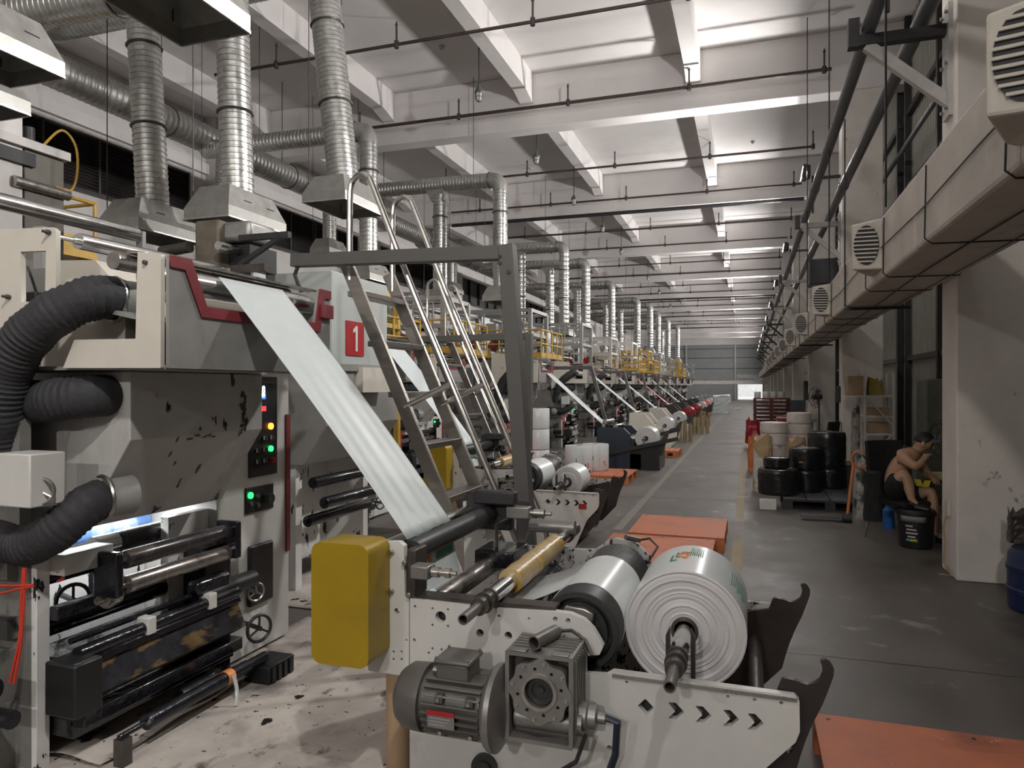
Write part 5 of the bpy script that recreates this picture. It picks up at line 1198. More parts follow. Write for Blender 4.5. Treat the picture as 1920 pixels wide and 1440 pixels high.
MY = [13.65, 18.3, 22.5, 26.9, 31.5, 36.2, 41, 46, 51.5, 57.5]
nm = ['third', 'fourth', 'fifth', 'sixth', 'seventh', 'eighth', 'ninth', 'tenth', 'eleventh', 'twelfth']
for k, y in enumerate(MY):
    dx = -1.75 - .04 * k
    q1 = dup(PR, (dx, y - 2.5, 0), 'white film printing press with open roller tower in the %s machine row, nearer the aisle' % nm[k])
    if k > 4: strip_lights(q1)
    if k < 7: q2 = dup(PR, (dx - 2.3, y - 2.2, 0), 'white film printing press with open roller tower in the %s machine row, nearer the wall' % nm[k]); strip_lights(q2)
    body = (M['navy'], M['cream'], M['cream'], M['hook'], M['hook'], M['dark'], M['dark'], M['gray'], M['gray'], M['gray'])[k]
    rx_ = -1.95 - .05 * k
    far_rewinder(rx_ + (.1 if k == 0 else 0), y, ('dark navy film rewinder with a swing arm beyond the orange pallet', 'cream film rewinder just beyond the navy one', 'second cream film rewinder beyond the navy one', 'dark film rewinder carrying the nearer red roll', 'dark film rewinder carrying the farther red roll', 'dark film rewinder in the eighth machine row', 'dark film rewinder in the ninth machine row', 'grey film rewinder in the tenth machine row', 'grey film rewinder in the eleventh machine row', 'grey film rewinder in the twelfth machine row')[k], body, None, .2, 1 if k == 0 else 0)
    rm = (None, None, None, M['redroll'], M['redroll'], None, M['pinkroll'], None, None, None)[k]
    film_roll('film_roll', (rx_ - .02 + (.1 if k == 0 else 0), y + .15, .6), (0, 1, 0), .21 if k < 3 else .24, .045, .55, ('white film roll on the dark navy rewinder', 'white film roll on the nearer cream rewinder', 'white film roll on the farther cream rewinder', 'dark red film roll, the nearer of two beside the aisle', 'dark red film roll, the farther of two beside the aisle', 'white film roll on the eighth row rewinder', 'pink film roll on the ninth row rewinder', 'white film roll on the tenth row rewinder', 'white film roll on the eleventh row rewinder', 'white film roll on the twelfth row rewinder')[k], 'film roll', 'film rolls on the rewinders', rm)
    if k < 6:
        far_web(-4.0 - .05 * k, 1.98, -2.72 - .05 * k, .93 if k else .85, y + .2, ('bright white film web running down to the navy rewinder', 'thin white film web running down to the nearer cream rewinder', 'thin white film web running down to the farther cream rewinder', 'red printed film web further down the hall', 'pale film web in the seventh machine row', 'pale film web in the eighth machine row')[k], M['pinkroll'] if k == 3 else None)
        portal(-4.1, -3.1 - .1 * k, y + .9, 1.98, ('dark portal frame beside the bright film web of the navy rewinder', 'dark portal frame of the fourth machine row', 'dark portal frame of the fifth machine row', 'dark portal frame of the sixth machine row', 'dark portal frame of the seventh machine row', 'dark portal frame of the eighth machine row')[k], -2.55 - .1 * k)
    cm = (M['gray'], M['gray'], M['steelwhite'], M['cream'], M['rail'], M['steelwhite'], M['gray'], M['rail'], M['gray'], M['gray'])[k]
    tower(-5.8, -4.2, y + .2, y + 1.4, 2.17, 3.15 + .1 * (k % 2), '', cm, (M['red'], M['cream'], M['redroll'], M['cream'], M['card'], M['white'], M['cream'], M['white'], M['cream'], M['white'])[k], k in (0, 3, 4, 7), k, parent=q1)
    tower(-8.2, -6.5, y + .3, y + 1.8, 2.3, 3.6, '', M['gray'], (M['cream'], M['red'])[k % 2], False, k + 30, parent=q2) if k < 7 else None
tower(-6.9, -5.2, 8.7, 10.0, 2.05, 3.0, 'press tower with a yellow railed deck seen through the portal frame', M['rail'], M['cream'], True, 50)
PRX = dup(PR, (-2.6, 8.3, 0), 'white film printing press between the second machine row and the navy rewinder'); strip_lights(PRX)
tower(-6.4, -4.9, 11.1, 12.2, 2.15, 3.1, 'grey press tower with red discs left of the hanging ducts', M['gray'], M['red'], True, 51, parent=PRX)
# ================================================================== pallets, rolls and goods
def pallet(x0, x1, y0, y1, label, m=None, ms=None, h=.14, z0=0, boards=5, solid_top=False, group='orange pallets', rot=0):
    m = m or M['orange']; ms = ms or M['orangeside']
    o = thing('pallet', label, 'pallet', ((x0 + x1) / 2, (y0 + y1) / 2, z0), group)
    n = boards; w = (x1 - x0) / n; g = .012 if not solid_top else .003
    for k in range(n): MB().box(x0 + k * w + g / 2, x0 + (k + 1) * w - g / 2, y0, y1, z0 + h - .022, z0 + h).build('deck_board', m, o, bevel=.003)
    for yy in (y0, (y0 + y1) / 2 - .05, y1 - .1):
        MB().box(x0, x1, yy, yy + .1, z0 + h - .045, z0 + h - .022).build('stringer_board', ms, o)
        for xx in (x0, (x0 + x1) / 2 - .06, x1 - .12): MB().box(xx, xx + .12, yy, yy + .1, z0 + .02, z0 + h - .045).build('pallet_block', ms, o)
        MB().box(x0, x1, yy, yy + .1, z0, z0 + .02).build('base_board', ms, o)
    for xx in (x0 + .06, (x0 + x1) / 2, x1 - .06):
        for yy in (y0 + .05, y1 - .05): MB().cyl((xx, yy, z0 + h), (xx, yy, z0 + h + .0015), .009, n=8).build('nail_head', M['dark'], o)
    if rot: o.rotation_euler.z = rot
    return o
pallet(-1.15, -.22, 7.15, 8.2, 'empty orange pallet on the aisle floor, the farther of the two behind the big roll', solid_top=True, boards=1)
pallet(-1.28, -.3, 5.98, 7.06, 'empty orange pallet on the aisle floor, the nearer of the two behind the big roll', solid_top=True, boards=1)
pallet(.27, 1.5, 2.3, 3.46, 'worn orange pallet in the bottom right corner', solid_top=True, boards=1)
pallet(-3.05, -1.85, 11.55, 12.6, 'orange pallet carrying two printed white rolls')
pallet(-4.45, -3.3, 11.2, 12.3, 'orange pallet in front of the pink roll, left of the printed white rolls')
pallet(-2.1, -1.5, 16.4, 17.3, 'orange pallet beside the brown cores near the navy rewinder')
pallet(-2.6, -1.9, 38.5, 39.6, 'far orange pallet at the foot of the machines down the hall')
def standing_roll(x, y, z, r, h, label, m, group='standing film rolls', core=True, name='film_roll', cat='film roll'):
    o = thing(name, label, cat, (x, y, z), group)
    MB().lathe((x, y, z), (0, 0, 1), [(0, r * .97), (.01, r), (h - .01, r), (h, r * .97)], 36, False).build('roll_surface', m, o)
    MB().lathe((x, y, z + h), (0, 0, 1), [(0, r * .97), (.002, r * .7), (-.002, r * .4), (0, .05)], 36, False).build('roll_end', m if m in (M['pinkroll'], M['bag']) else M['filmroll'], o)
    if core: MB().lathe((x, y, z), (0, 0, 1), [(0, .04), (0, .05), (h + .004, .05), (h + .004, .04), (0, .04)], 20, False).build('roll_core', M['core'], o)
    else: MB().lathe((x, y, z), (0, 0, 1), [(0, r * .9), (h * .98, r * .9), (h * .99, .0)], 20, False).build('inner_roll', m, o)
    return o
def label_patch(o, c, r, z0, z1, a0, a1, m, nm='printed_mark'):
    return MB().grid(lambda u, v: V((c[0] + (r + .001) * math.cos(a0 + (a1 - a0) * u), c[1] + (r + .001) * math.sin(a0 + (a1 - a0) * u), z0 + (z1 - z0) * v)), 4, 1).build(nm, m, o, solid=.0008)
for (x, y, lb) in ((-2.75, 11.9, 'white standing roll with red marks on the orange pallet, the nearer of two'), (-2.55, 12.33, 'white standing roll with red marks on the orange pallet, the farther of two')):
    o = standing_roll(x, y, .142, .235, .45, lb, M['filmroll'])
    a = math.atan2(0 - y, 0 - x)
    for k in range(3): label_patch(o, (x, y), .235, .23 + .03 * k, .25 + .03 * k, a + .75 - .06 * k, a + .86 - .03 * k, M['pinkink'])
    for k in range(5): label_patch(o, (x, y), .235, .2 + .05 * k, .225 + .05 * k, a + .28, a + .32, M['greyink'])
    label_patch(o, (x, y), .235, .33, .4, a - .2, a - .12, M['greyink'])
standing_roll(-3.75, 11.6, .142, .2, .5, 'pink standing roll beside the tall wrapped column', M['pinkroll'])
for k in range(3): standing_roll(-3.5, 12.02, .142 + .36 * k, .2, .35, 'clear wrapped white roll, %s of the tall stack behind the pink roll' % ('bottom', 'middle', 'top')[k], M['filmroll'], 'tall stack of wrapped rolls')
solo(MB().box(-2.95, -2.6, 9.1, 9.4, 0, .42), 'carton', mat('pale_green_carton', (.45, .5, .43), .6), 'pale green carton on the floor behind the second rewinder', 'carton', bevel=.01)
# cardboard cores standing by the navy rewinder and further down
k = 0
for (x0, y0, n_, where) in ((-2.12, 14.95, 6, 'beside the navy rewinder'), (-2.0, 20.9, 4, 'beside the cream rewinders'), (-1.75, 24.9, 5, 'beside the first red roll'), (-1.95, 29.5, 8, 'past the red rolls')):
    for i in range(n_):
        x = x0 + .14 * (i % 4) + .012 * math.sin(i * 5); y = y0 + .3 * (i // 4) + .1 * math.sin(i * 3)
        solo(MB().lathe((x, y, 0), (0, 0, 1), [(0, .04), (0, .055), (.5 + .05 * (i % 3), .055), (.5 + .05 * (i % 3), .04), (.02, .04)], 18), 'cardboard_core', M['core'], 'brown cardboard core %s, %s from the left in the %s row' % (where, ORD[i % 4], 'nearer' if i < 4 else 'farther'), 'core', 'brown cores standing %s' % where)
# blue bucket by the second press
o = thing('bucket', 'bright blue plastic bucket beside the near press cabinet', 'bucket', (*rz(546, 1052, 0).xy, 0))
c = o.location; MB().lathe((c.x, c.y, 0), (0, 0, 1), [(0, .11), (.28, .14), (.28, .15), (.31, .15), (.31, .135), (.02, .1)], 24).build('bucket_body', M['blueb'], o)
MB().tube([(c.x + .15, c.y, .29), (c.x + .1, c.y - .13, .2), (c.x, c.y - .17, .17), (c.x - .1, c.y - .13, .2), (c.x - .15, c.y, .29)], .005, 5).build('bucket_handle', M['steel'], o)
# paper sheets lying on the floor between the rows
sheet('floor_paper', -3.6, -1.6, 4.4, 6.2, .002, .03, 'rumpled beige paper on the floor in front of the second press')
# ------------------------------------------------------------------ right side: wrapped rolls by the aisle
base = pallet(.42, 1.55, 9.9, 11.4, 'low pallet truck bed under the black wrapped rolls', M['pipe'], M['dark'], .16, 0, 4, group='pallets by the right columns')
def at_roll(pxl, pxr, pyt, pyb, Y):
    a, b = ry(pxl, pyb, Y), ry(pxr, pyb, Y); t = ry((pxl + pxr) / 2, pyt, Y); return (a.x + b.x) / 2, (b.x - a.x) / 2, a.z, t.z
def wrapped(pxl, pxr, pyt, pyb, Y, label, m, z0=None, grp=None):
    x, r, zb, zt = at_roll(pxl, pxr, pyt, pyb, Y - .2)
    zb = zb if z0 is None else z0
    o = thing('wrapped_roll', label, 'wrapped roll', (x, Y, zb), grp); random.seed(int(pxl + pyt))
    n = 40; h = zt - zb; prof = [(0, .86), (.02, .97), (h * .15, 1), (h * .5, 1.01), (h * .85, 1), (h - .02, .99), (h, .96)]
    mb = MB(); k0 = 0
    rings = 12
    for j in range(rings + 1):
        t = h * j / rings
        for i in range(n):
            a = 2 * PI * i / n; rr = r * (1 + .018 * math.sin(5 * a + j * 1.3) * math.sin(j * .9 + pxl) + random.uniform(-.008, .008)) * (.96 if j in (0, rings) else 1)
            mb.v.append(V((x + rr * math.cos(a), Y + rr * math.sin(a), zb + t)))
    for j in range(rings):
        for i in range(n): i2 = (i + 1) % n; mb.f.append((j * n + i, j * n + i2, j * n + n + i2, j * n + n + i))
    mb.f.append(tuple(range(n))[::-1])
    mb.build('wrap', m, o)
    MB().lathe((x, Y, zb + h), (0, 0, 1), [(0, r * .96), (.008, r * .9), (-.004, r * .8), (.0, r * .3), (-.01, .05), (-.06, .045)], 30).build('wrapped_end', m, o)
    return o, zt + .01
g = 'black wrapped rolls by the aisle'
B1, z1 = wrapped(1421, 1500, 882, 926, 10.2, 'low wide black wrapped roll at the front left of the pile', M['bag'], .163, g)
B2, z2 = wrapped(1432, 1482, 861, 880, 10.3, 'flat black wrapped roll lying on the front left roll', M['bag'], z1, g)
B3, z3 = wrapped(1483, 1545, 884, 930, 10.57, 'black wrapped roll at the bottom middle of the pile', M['bag'], .163, g)
B4, z4 = wrapped(1480, 1542, 843, 884, 10.57, 'black wrapped roll with a yellow label in the middle of the pile', M['bag'], z3, g)
B5, z5 = wrapped(1520, 1592, 880, 935, 11.08, 'black wrapped roll at the bottom right of the pile', M['bag'], .163, g)
B6, z6 = wrapped(1516, 1590, 812, 880, 11.08, 'tall black wrapped roll on top at the right of the pile', M['bag'], z5, g)
p = ry(1502, 867, 10.57 - .26); MB().cbox((p.x, 10.57 - .245, p.z), .05, .006, .014).build('yellow_label', M['rail'], B4)
solo(MB().box(*[ry(1424, 0, 9.82).x, ry(1456, 0, 9.82).x], 9.8, 9.86, 0, .14), 'foam_block', M['shelf'], 'white foam block on the floor at the foot of the black rolls', 'foam block', bevel=.01)
pj = thing('pallet_truck_handle', 'orange pallet truck handle leaning beside the black rolls', 'handle', (1.38, 9.4, 0))
a, b = ry(1588, 935, 9.2), ry(1600, 880, 9.3); MB().cyl((a.x, 9.2, .04), (b.x, 9.3, b.z + .05), .018, n=10).build('handle_bar', M['orangeside'], pj)
MB().torus((b.x + .08, 9.3, b.z + .12), (0, 1, .1), .1, .014, 20, 8).build('handle_loop', M['orangeside'], pj); MB().cyl((a.x - .05, 9.2, .05), (a.x + .05, 9.2, .05), .05, n=14).build('wheel', M['dark'], pj)
MB().box(a.x - .5, a.x, 9.2, 9.3, .03, .06).build('truck_fork', M['pipe'], pj)
# white wrapped stack behind
pallet(.38, 1.5, 12.6, 13.8, 'pallet under the white wrapped rolls by the second column', M['card'], M['card'], .14, group='pallets by the right columns')
g = 'white wrapped rolls'
zt = .142
for (l, r, t, b, Y, lb) in ((1426, 1478, 836, 872, 12.9, 'grubby white wrapped roll, bottom left of the white stack'), (1426, 1478, 814, 836, 12.9, 'grubby white wrapped roll, middle left of the white stack'), (1425, 1478, 793, 814, 12.9, 'grubby white wrapped roll, top left of the white stack')):
    o, zt = wrapped(l, r, t, b, Y, lb, M['whitewrap'], zt, g)
zt = .142
for (l, r, t, b, Y, lb) in ((1477, 1526, 836, 872, 13.1, 'grubby white wrapped roll, bottom right of the white stack'), (1477, 1525, 816, 836, 13.1, 'grubby white wrapped roll, third from the floor on the right of the white stack'), (1477, 1524, 796, 816, 13.1, 'grubby white wrapped roll, second from the top on the right of the white stack'), (1476, 1524, 775, 796, 13.1, 'grubby white wrapped roll, very top of the white stack')):
    o, zt = wrapped(l, r, t, b, Y, lb, M['whitewrap'], zt, g)
# paper sack and torn carton in front of the white stack
random.seed(12)
def sack(name, pxl, pxr, pyt, pyb, Y, m, label, cat, dy=.35, z0=None, crown=.12):
    x, r, zb, zt = at_roll(pxl, pxr, pyt, pyb, Y); zb = zb if z0 is None else z0; h = zt - zb; mb = MB(); n = 20; R_ = 8
    for j in range(R_ + 1):
        t = j / R_
        for i in range(n):
            a = 2 * PI * i / n; c, s = math.cos(a), math.sin(a)
            k = 1 - .12 * t + random.uniform(-.06, .06)
            sx_ = math.copysign(abs(c) ** .5, c) * r * k; sy = math.copysign(abs(s) ** .5, s) * dy / 2 * k
            mb.v.append(V((x + sx_, Y + sy, zb + h * t + (crown * h * random.uniform(-1, 1) if j == R_ else 0))))
    for j in range(R_):
        for i in range(n): i2 = (i + 1) % n; mb.f.append((j * n + i, j * n + i2, j * n + n + i2, j * n + n + i))
    mb.f.append(tuple(range(n))[::-1]); mb.f.append(tuple(R_ * n + i for i in range(n)))
    return solo(mb, name, m, label, cat, smooth=False)
sack('paper_sack', 1411, 1450, 820, 885, 11.6, mat('torn_paper_sack', (.55, .52, .46), .7, 0, .1, 6, spots=[((.36, .26, .13), 3, .5, .04, (1, 1, .7), 0)]), 'torn white and tan paper sack left of the black rolls', 'sack', .4, 0)
solo(MB().box(ry(1455, 0, 11.6).x, ry(1490, 0, 11.6).x, 11.5, 11.9, 0, ry(0, 850, 11.6).z), 'plastic_crate', M['clearfilm'], 'clear plastic wrapped bundle between sack and black rolls', 'bundle', bevel=.03)
sack('torn_carton', 1473, 1512, 822, 850, 11.75, M['card'], 'torn tan carton on top between the white stack and the black rolls', 'carton', .4, .45, .25)
solo(MB().box(.67, 1.5, 11.45, 12.2, 0, .44), 'goods_crate', M['hook'], 'dark crate behind the black rolls that carries the torn carton', 'crate', bevel=.02)
sack('orange_bag', 1402, 1416, 822, 862, 14.2, mat('orange_sack', (.6, .17, .04), .5), 'orange bag standing at the aisle edge left of the white stack', 'bag', .3, 0)
# red heap and pallets
pallet(.12, .95, 19.0, 20.0, 'red pallet under the red cloth heap beside the aisle', M['redpallet'], M['redpallet'], .14, group='dark red pallets')
sack('red_cloth_heap', 1397, 1426, 792, 818, 19.4, M['redroll'], 'dark red cloth heap at the aisle edge behind the white stack', 'cloth heap', .7, .142, .3)
solo(MB().box(.75, 1.5, 21.2, 22.2, 0, .72), 'red_bin', M['redroll'], 'long red bin behind the white stack, left of the desk', 'bin', bevel=.03)
for k in range(7):
    pallet(.18 + .01 * (k % 2), 1.62, 31.2, 32.3, 'dark red pallet in the tall stack, %s from the floor' % ORD[k], M['redpallet'], M['redpallet'], .155, .158 * k, 4, group='stack of dark red pallets')
for k, x in enumerate((.35, .68, .98, 1.3)): standing_roll(x, 31.7, 1.108, .13, .26, 'white roll standing on the dark red pallet stack, %s from the left' % ORD[k], M['filmroll'], 'white rolls on the red pallet stack')
# bags near the far door
for k, (a, b, c, d, Y, lb) in enumerate(((1335, 1372, 742, 775, 44, 'white sacks heap beside the far machines'), (1376, 1392, 765, 778, 52, 'white sack lying on the floor before the far doorway'))): sack('white_sack', a, b, c, d, Y, M['film'], lb, 'sack', .7, 0)
# desk with monitor, black chair, fan at the third column
dk = thing('desk', 'green topped desk beside the third column', 'desk', (1.35, 19.3, 0))
MB().box(.95, 1.58, 18.9, 19.9, .72, .77).build('desk_top', mat('green_desk_top', (.16, .25, .17), .5), dk)
for x in (1.0, 1.53):
    for y in (18.95, 19.85): MB().box(x - .025, x + .025, y - .025, y + .025, 0, .72).build('leg', M['steelwhite'], dk)
MB().box(.98, 1.56, 19.8, 19.86, .3, .72).build('modesty_panel', M['steelwhite'], dk)
mo = thing('monitor', 'dark box shaped monitor standing on the green desk', 'monitor', (1.2, 19.4, .77))
MB().box(1.0, 1.35, 19.3, 19.36, .86, 1.25).build('screen', M['navy'], mo, bevel=.01); MB().box(1.1, 1.25, 19.32, 19.5, .77, .8).build('stand', M['black'], mo); MB().box(1.15, 1.2, 19.34, 19.38, .79, .9).build('stem', M['black'], mo)
solo(MB().lathe((1.42, 19.2, .77), (0, 0, 1), [(0, .04), (.12, .04), (.15, .015), (.2, .015)], 12), 'bottle', M['glass'], 'small clear bottle on the green desk', 'bottle')
def fan(c, R_, label, ax=(-1, -.6, 0)):
    o = thing('wire_fan', label, 'fan', (c[0], c[1], 0)); c = V(c); d, x, y = frame(ax)
    for k in range(4): MB().torus(c + d * (.06 - .05 * abs(k - 1)), ax, R_ * (1 - .22 * k), .005, 28, 5).build('guard_ring', M['dark'], o)
    for k in range(16):
        a = 2 * PI * k / 16; MB().cyl(c + d * .07, c + (x * math.cos(a) + y * math.sin(a)) * R_, .0035, n=4).build('guard_wire', M['dark'], o)
    for k in range(3):
        a = 2 * PI * k / 3; e = x * math.cos(a) + y * math.sin(a); f = x * -math.sin(a) + y * math.cos(a)
        MB().obox(c + e * R_ * .45, e * R_ * .36, f * R_ * .2 + d * .02, d * .004).build('fan_blade', M['pipe'], o)
    MB().cyl(c - d * .12, c + d * .03, .06, n=14).build('fan_motor', M['dark'], o)
    MB().cyl((c.x - d.x * .08, c.y - d.y * .08, 0), (c.x - d.x * .08, c.y - d.y * .08, c.z), .016, n=8).build('fan_pole', M['dark'], o)
    MB().cyl((c.x - d.x * .08, c.y - d.y * .08, 0), (c.x - d.x * .08, c.y - d.y * .08, .03), .2, n=20).build('fan_base', M['dark'], o)
    return o
fan((1.45, 17.6, 1.35), .24, 'round black fan standing by the third column')
fan((2.12, 9.15, 1.0), .24, 'wire guarded fan behind the seated man', (-1, -.8, 0))
def chair(x, y, rot, label, back=.5, seat=.43, w=.44, legm=None):
    o = thing('chair', label, 'chair', (x, y, 0), 'black chairs'); legm = legm or M['stainless']
    MB().box(x - w / 2, x + w / 2, y - w / 2, y + w / 2, seat - .06, seat).build('seat', M['cloth'], o, bevel=.02)
    # backrest curves at -x side
    MB().grid(lambda u, v: V((x - w / 2 - .02 - .06 * v + .06 * (2 * u - 1) ** 2, y - w / 2 + w * u, seat + .02 + back * v)), 8, 8).build('backrest', M['cloth'], o, solid=.035, bevel=.01)
    for sx in (-1, 1):
        for sy in (-1, 1): MB().tube([(x + sx * w * .42, y + sy * w * .44, seat - .05), (x + sx * (w * .5 + .03), y + sy * w * .5, 0)], .012, 8).build('leg', legm, o)
    for sy in (-1, 1): MB().tube([(x - w * .44, y + sy * w * .46, seat - .03), (x - w * .5, y + sy * w * .46, seat + .06), (x - w * .52 - .03, y + sy * w * .46, seat + .3)], .012, 8).build('back_tube', legm, o)
    o.rotation_euler.z = rot; return o
chair(1.28, 14.45, 2.6, 'empty black chair by the second column behind the black rolls', legm=M['dark'])
# white shelf rack
rk = thing('shelf_rack', 'white metal shelf rack in front of the second column', 'shelf', (2.0, 13.2, 0))
sx0, sx1, sy0, sy1 = 1.8, 2.22, 12.9, 13.5
for x in (sx0, sx1):
    for y in (sy0, sy1): MB().box(x - .018, x + .018, y - .018, y + .018, 0, 1.82).build('upright', M['shelf'], rk)
SZ = (.5, .83, 1.12, 1.45)
for z in SZ: MB().box(sx0, sx1, sy0, sy1, z - .03, z).build('shelf_board', M['shelf'], rk)
MB().bar((sx0, sy0 - .02, 1.45), (sx1, sy0 - .02, .95), .012, .02).build('cross_brace', M['shelf'], rk)
MB().bar((sx1, sy0 - .02, .83), (sx0, sy0 - .02, .4), .012, .02).build('cross_brace', M['shelf'], rk)
for (x0, x1, z, h, m, lb, cat) in ((1.83, 2.17, SZ[1], .17, M['card'], 'cardboard box on the middle shelf of the white rack', 'box'), (1.85, 2.18, SZ[2], .12, M['card'], 'shallow tan tray on the third shelf of the white rack', 'tray'), (1.84, 2.18, SZ[0], .18, M['pipe'], 'dark grey bin on the lowest visible shelf of the white rack', 'bin'), (1.56, 1.8, SZ[3], .32, M['card'], 'brown carton hanging over the left end of the white rack', 'carton')):
    solo(MB().box(x0, x1, 13.0, 13.4, z + .001, z + h), 'storage_box' if cat != 'cloth' else 'folded_cloth', m, lb, cat, bevel=.008)
MB().box(sx0 - .26, sx0 - .01, 12.95, 13.45, 1.42, 1.449).build('shelf_extension', M['shelf'], rk)
sack('yellow_bundle', 1625, 1655, 712, 748, 13.2, mat('yellow_cloth', (.3, .23, .05), .8), 'yellow and grey cloth bundle on the top shelf of the white rack', 'cloth bundle', .3, SZ[3] + .002, .3)
sack('hanging_rags', 1596, 1612, 770, 870, 12.8, mat('grey_rags', (.3, .28, .25), .9, 0, .4, 9, spots=[((.05, .05, .05), 6, .5, .1, I1, 0)]), 'heap of grey rags hanging at the left side of the white rack', 'rags', .2, 0, .1)
sack('wrapped_bundle', 1600, 1626, 860, 905, 9.6, mat('plastic_clutter', (.4, .39, .37), .4, 0, .4, 9, spots=[((.04, .05, .04), 5, .5, .1, I1, 0)]), 'crumpled clear plastic bundle beside the orange handle', 'bundle', .3, 0, .2)
solo(MB().box(1.62, 1.98, 10.4, 10.75, 0, .82), 'wire_cage_bin', mat('dark_green_bin', (.03, .045, .035), .6), 'dark green bin behind the empty chair back', 'bin', bevel=.02)
solo(MB().lathe((1.5, 9.0, 0), (0, 0, 1), [(0, .06), (.2, .06), (.24, .03), (.28, .03)], 16), 'blue_bottle', M['blueb'], 'small blue bottle on the floor left of the seated man', 'bottle')
solo(MB().box(2.35, 2.6, 11.3, 11.9, 0, 1.7), 'tool_cabinet', mat('olive_cabinet', (.1, .1, .07), .6, 0, .3, 6), 'tall olive cabinet against the right wall behind the man', 'cabinet', bevel=.02)
# blue drum at the right edge
c = V((2.02, 6.0, 0))
dm = thing('plastic_drum', 'dark blue plastic drum at the right edge in front of the column', 'drum', c)
MB().lathe(c, (0, 0, 1), [(0, .22), (.02, .245), (.12, .25), (.13, .258), (.16, .258), (.17, .25), (.28, .25), (.29, .258), (.32, .258), (.33, .25), (.4, .245), (.44, .22), (.445, .1)], 32).build('drum_body', M['bluepl'], dm)
MB().cyl((c.x + .1, c.y, .44), (c.x + .1, c.y, .47), .03, n=12).build('drum_bung', M['black'], dm)
sack('rag_bundle', 1890, 1935, 960, 1012, 6.2, M['hook'], 'dark greasy rag bundle on the blue drum', 'rags', .16, .445, .25)
# ================================================================== the seated man, his chair and bucket
YM = 8.25
def skin(name, nodes, edges, root, m, parent, lv=2):
    off = ORG[parent.name]; me = bpy.data.meshes.new(name); keys = list(nodes)
    me.from_pydata([V(nodes[k][0]) - off for k in keys], [(keys.index(a), keys.index(b)) for a, b in edges], [])
    o = mkobj(name, me, m, parent, smooth=False, off=off)
    md_ = o.modifiers.new('skin', 'SKIN'); md_.use_smooth_shade = True
    for i, k in enumerate(keys):
        r = nodes[k][1]; sv = me.skin_vertices[0].data[i]; sv.radius = r if hasattr(r, '__len__') else (r, r); sv.use_root = (k == root)
    s = o.modifiers.new('sub', 'SUBSURF'); s.levels = lv; s.render_levels = lv
    return o
man = thing('person', 'shirtless man in black shorts with yellow marks, seated hunched on a black chair', 'person', (1.45, YM, 0))
N = {}
def J(k, px, py, Y, r): N[k] = (ry(px, py, Y), r)
J('pelvis', 1672, 916, 8.25, (.125, .105)); J('waist', 1676, 897, 8.25, (.12, .1)); J('belly', 1683, 880, 8.24, (.125, .1)); J('chest', 1697, 862, 8.23, (.13, .11)); J('upper', 1709, 851, 8.23, (.1, .085)); J('neck', 1718, 845, 8.22, .055); J('neck2', 1724, 838, 8.22, .052)
J('skull', 1733, 830, 8.21, (.083, .09)); J('crown', 1733, 819, 8.21, (.078, .085)); J('jaw', 1741, 843, 8.2, (.052, .05))
J('shR', 1694, 858, 8.07, .062); J('elR', 1716, 876, 7.93, .045); J('foR', 1726, 869, 7.98, .04); J('wrR', 1732, 862, 8.05, .029); J('paR', 1736, 856, 8.09, (.036, .022))
J('shL', 1718, 855, 8.41, .06); J('elL', 1737, 886, 8.5, .044); J('foL', 1743, 892, 8.42, .038); J('wrL', 1748, 896, 8.33, .028); J('paL', 1751, 898, 8.29, (.034, .022))
J('hipR', 1672, 922, 8.12, .1); J('thR', 1684, 902, 8.02, .085); J('knR', 1697, 884, 7.97, .064); J('caR', 1702, 906, 7.97, .058); J('shnR', 1707, 926, 7.95, .044); J('anR', 1710, 941, 7.95, .036); J('ftR', 1722, 947, 7.93, (.04, .03))
J('hipL', 1684, 924, 8.36, .1); J('thL', 1715, 926, 8.3, .08); J('knL', 1747, 921, 8.22, .062); J('caL', 1751, 955, 8.2, .056); J('shnL', 1753, 985, 8.2, .042); J('anL', 1754, 1002, 8.2, .035); J('ftL', 1770, 1009, 8.15, (.04, .028))
E = [('pelvis', 'waist'), ('waist', 'belly'), ('belly', 'chest'), ('chest', 'upper'), ('upper', 'neck'), ('neck', 'neck2'), ('neck2', 'skull'), ('skull', 'crown'), ('skull', 'jaw'),
     ('upper', 'shR'), ('shR', 'elR'), ('elR', 'foR'), ('foR', 'wrR'), ('wrR', 'paR'), ('upper', 'shL'), ('shL', 'elL'), ('elL', 'foL'), ('foL', 'wrL'), ('wrL', 'paL'),
     ('pelvis', 'hipR'), ('hipR', 'thR'), ('thR', 'knR'), ('knR', 'caR'), ('caR', 'shnR'), ('shnR', 'anR'), ('anR', 'ftR'), ('pelvis', 'hipL'), ('hipL', 'thL'), ('thL', 'knL'), ('knL', 'caL'), ('caL', 'shnL'), ('shnL', 'anL'), ('anL', 'ftL')]
for s in 'RL':   # five fingers per hand, curled
    w, p = N['wr' + s][0], N['pa' + s][0]; d = (p - w).normalized(); side = d.cross(V((0, 0, 1))).normalized(); up = side.cross(d).normalized()
    for i, (o_, ln) in enumerate(((-.03, .055), (-.011, .064), (.008, .06), (.026, .048))):
        a = p + d * .03 + side * o_; b = a + d * ln * .55 - up * .012; c = b + d * ln * .25 - up * ln * .45
        N['f%s%da' % (s, i)] = (a, .0095); N['f%s%db' % (s, i)] = (b, .009); N['f%s%dc' % (s, i)] = (c, .0075)
        E += [('pa' + s, 'f%s%da' % (s, i)), ('f%s%da' % (s, i), 'f%s%db' % (s, i)), ('f%s%db' % (s, i), 'f%s%dc' % (s, i))]
    a = w.lerp(p, .55) - side * .034 ; b = a + d * .035 - side * .012 - up * .012
    N['t%sa' % s] = (a, .011); N['t%sb' % s] = (b, .009); E += [('wr' + s, 't%sa' % s), ('t%sa' % s, 't%sb' % s)]
body = skin('body', N, E, 'pelvis', M['skin'], man)
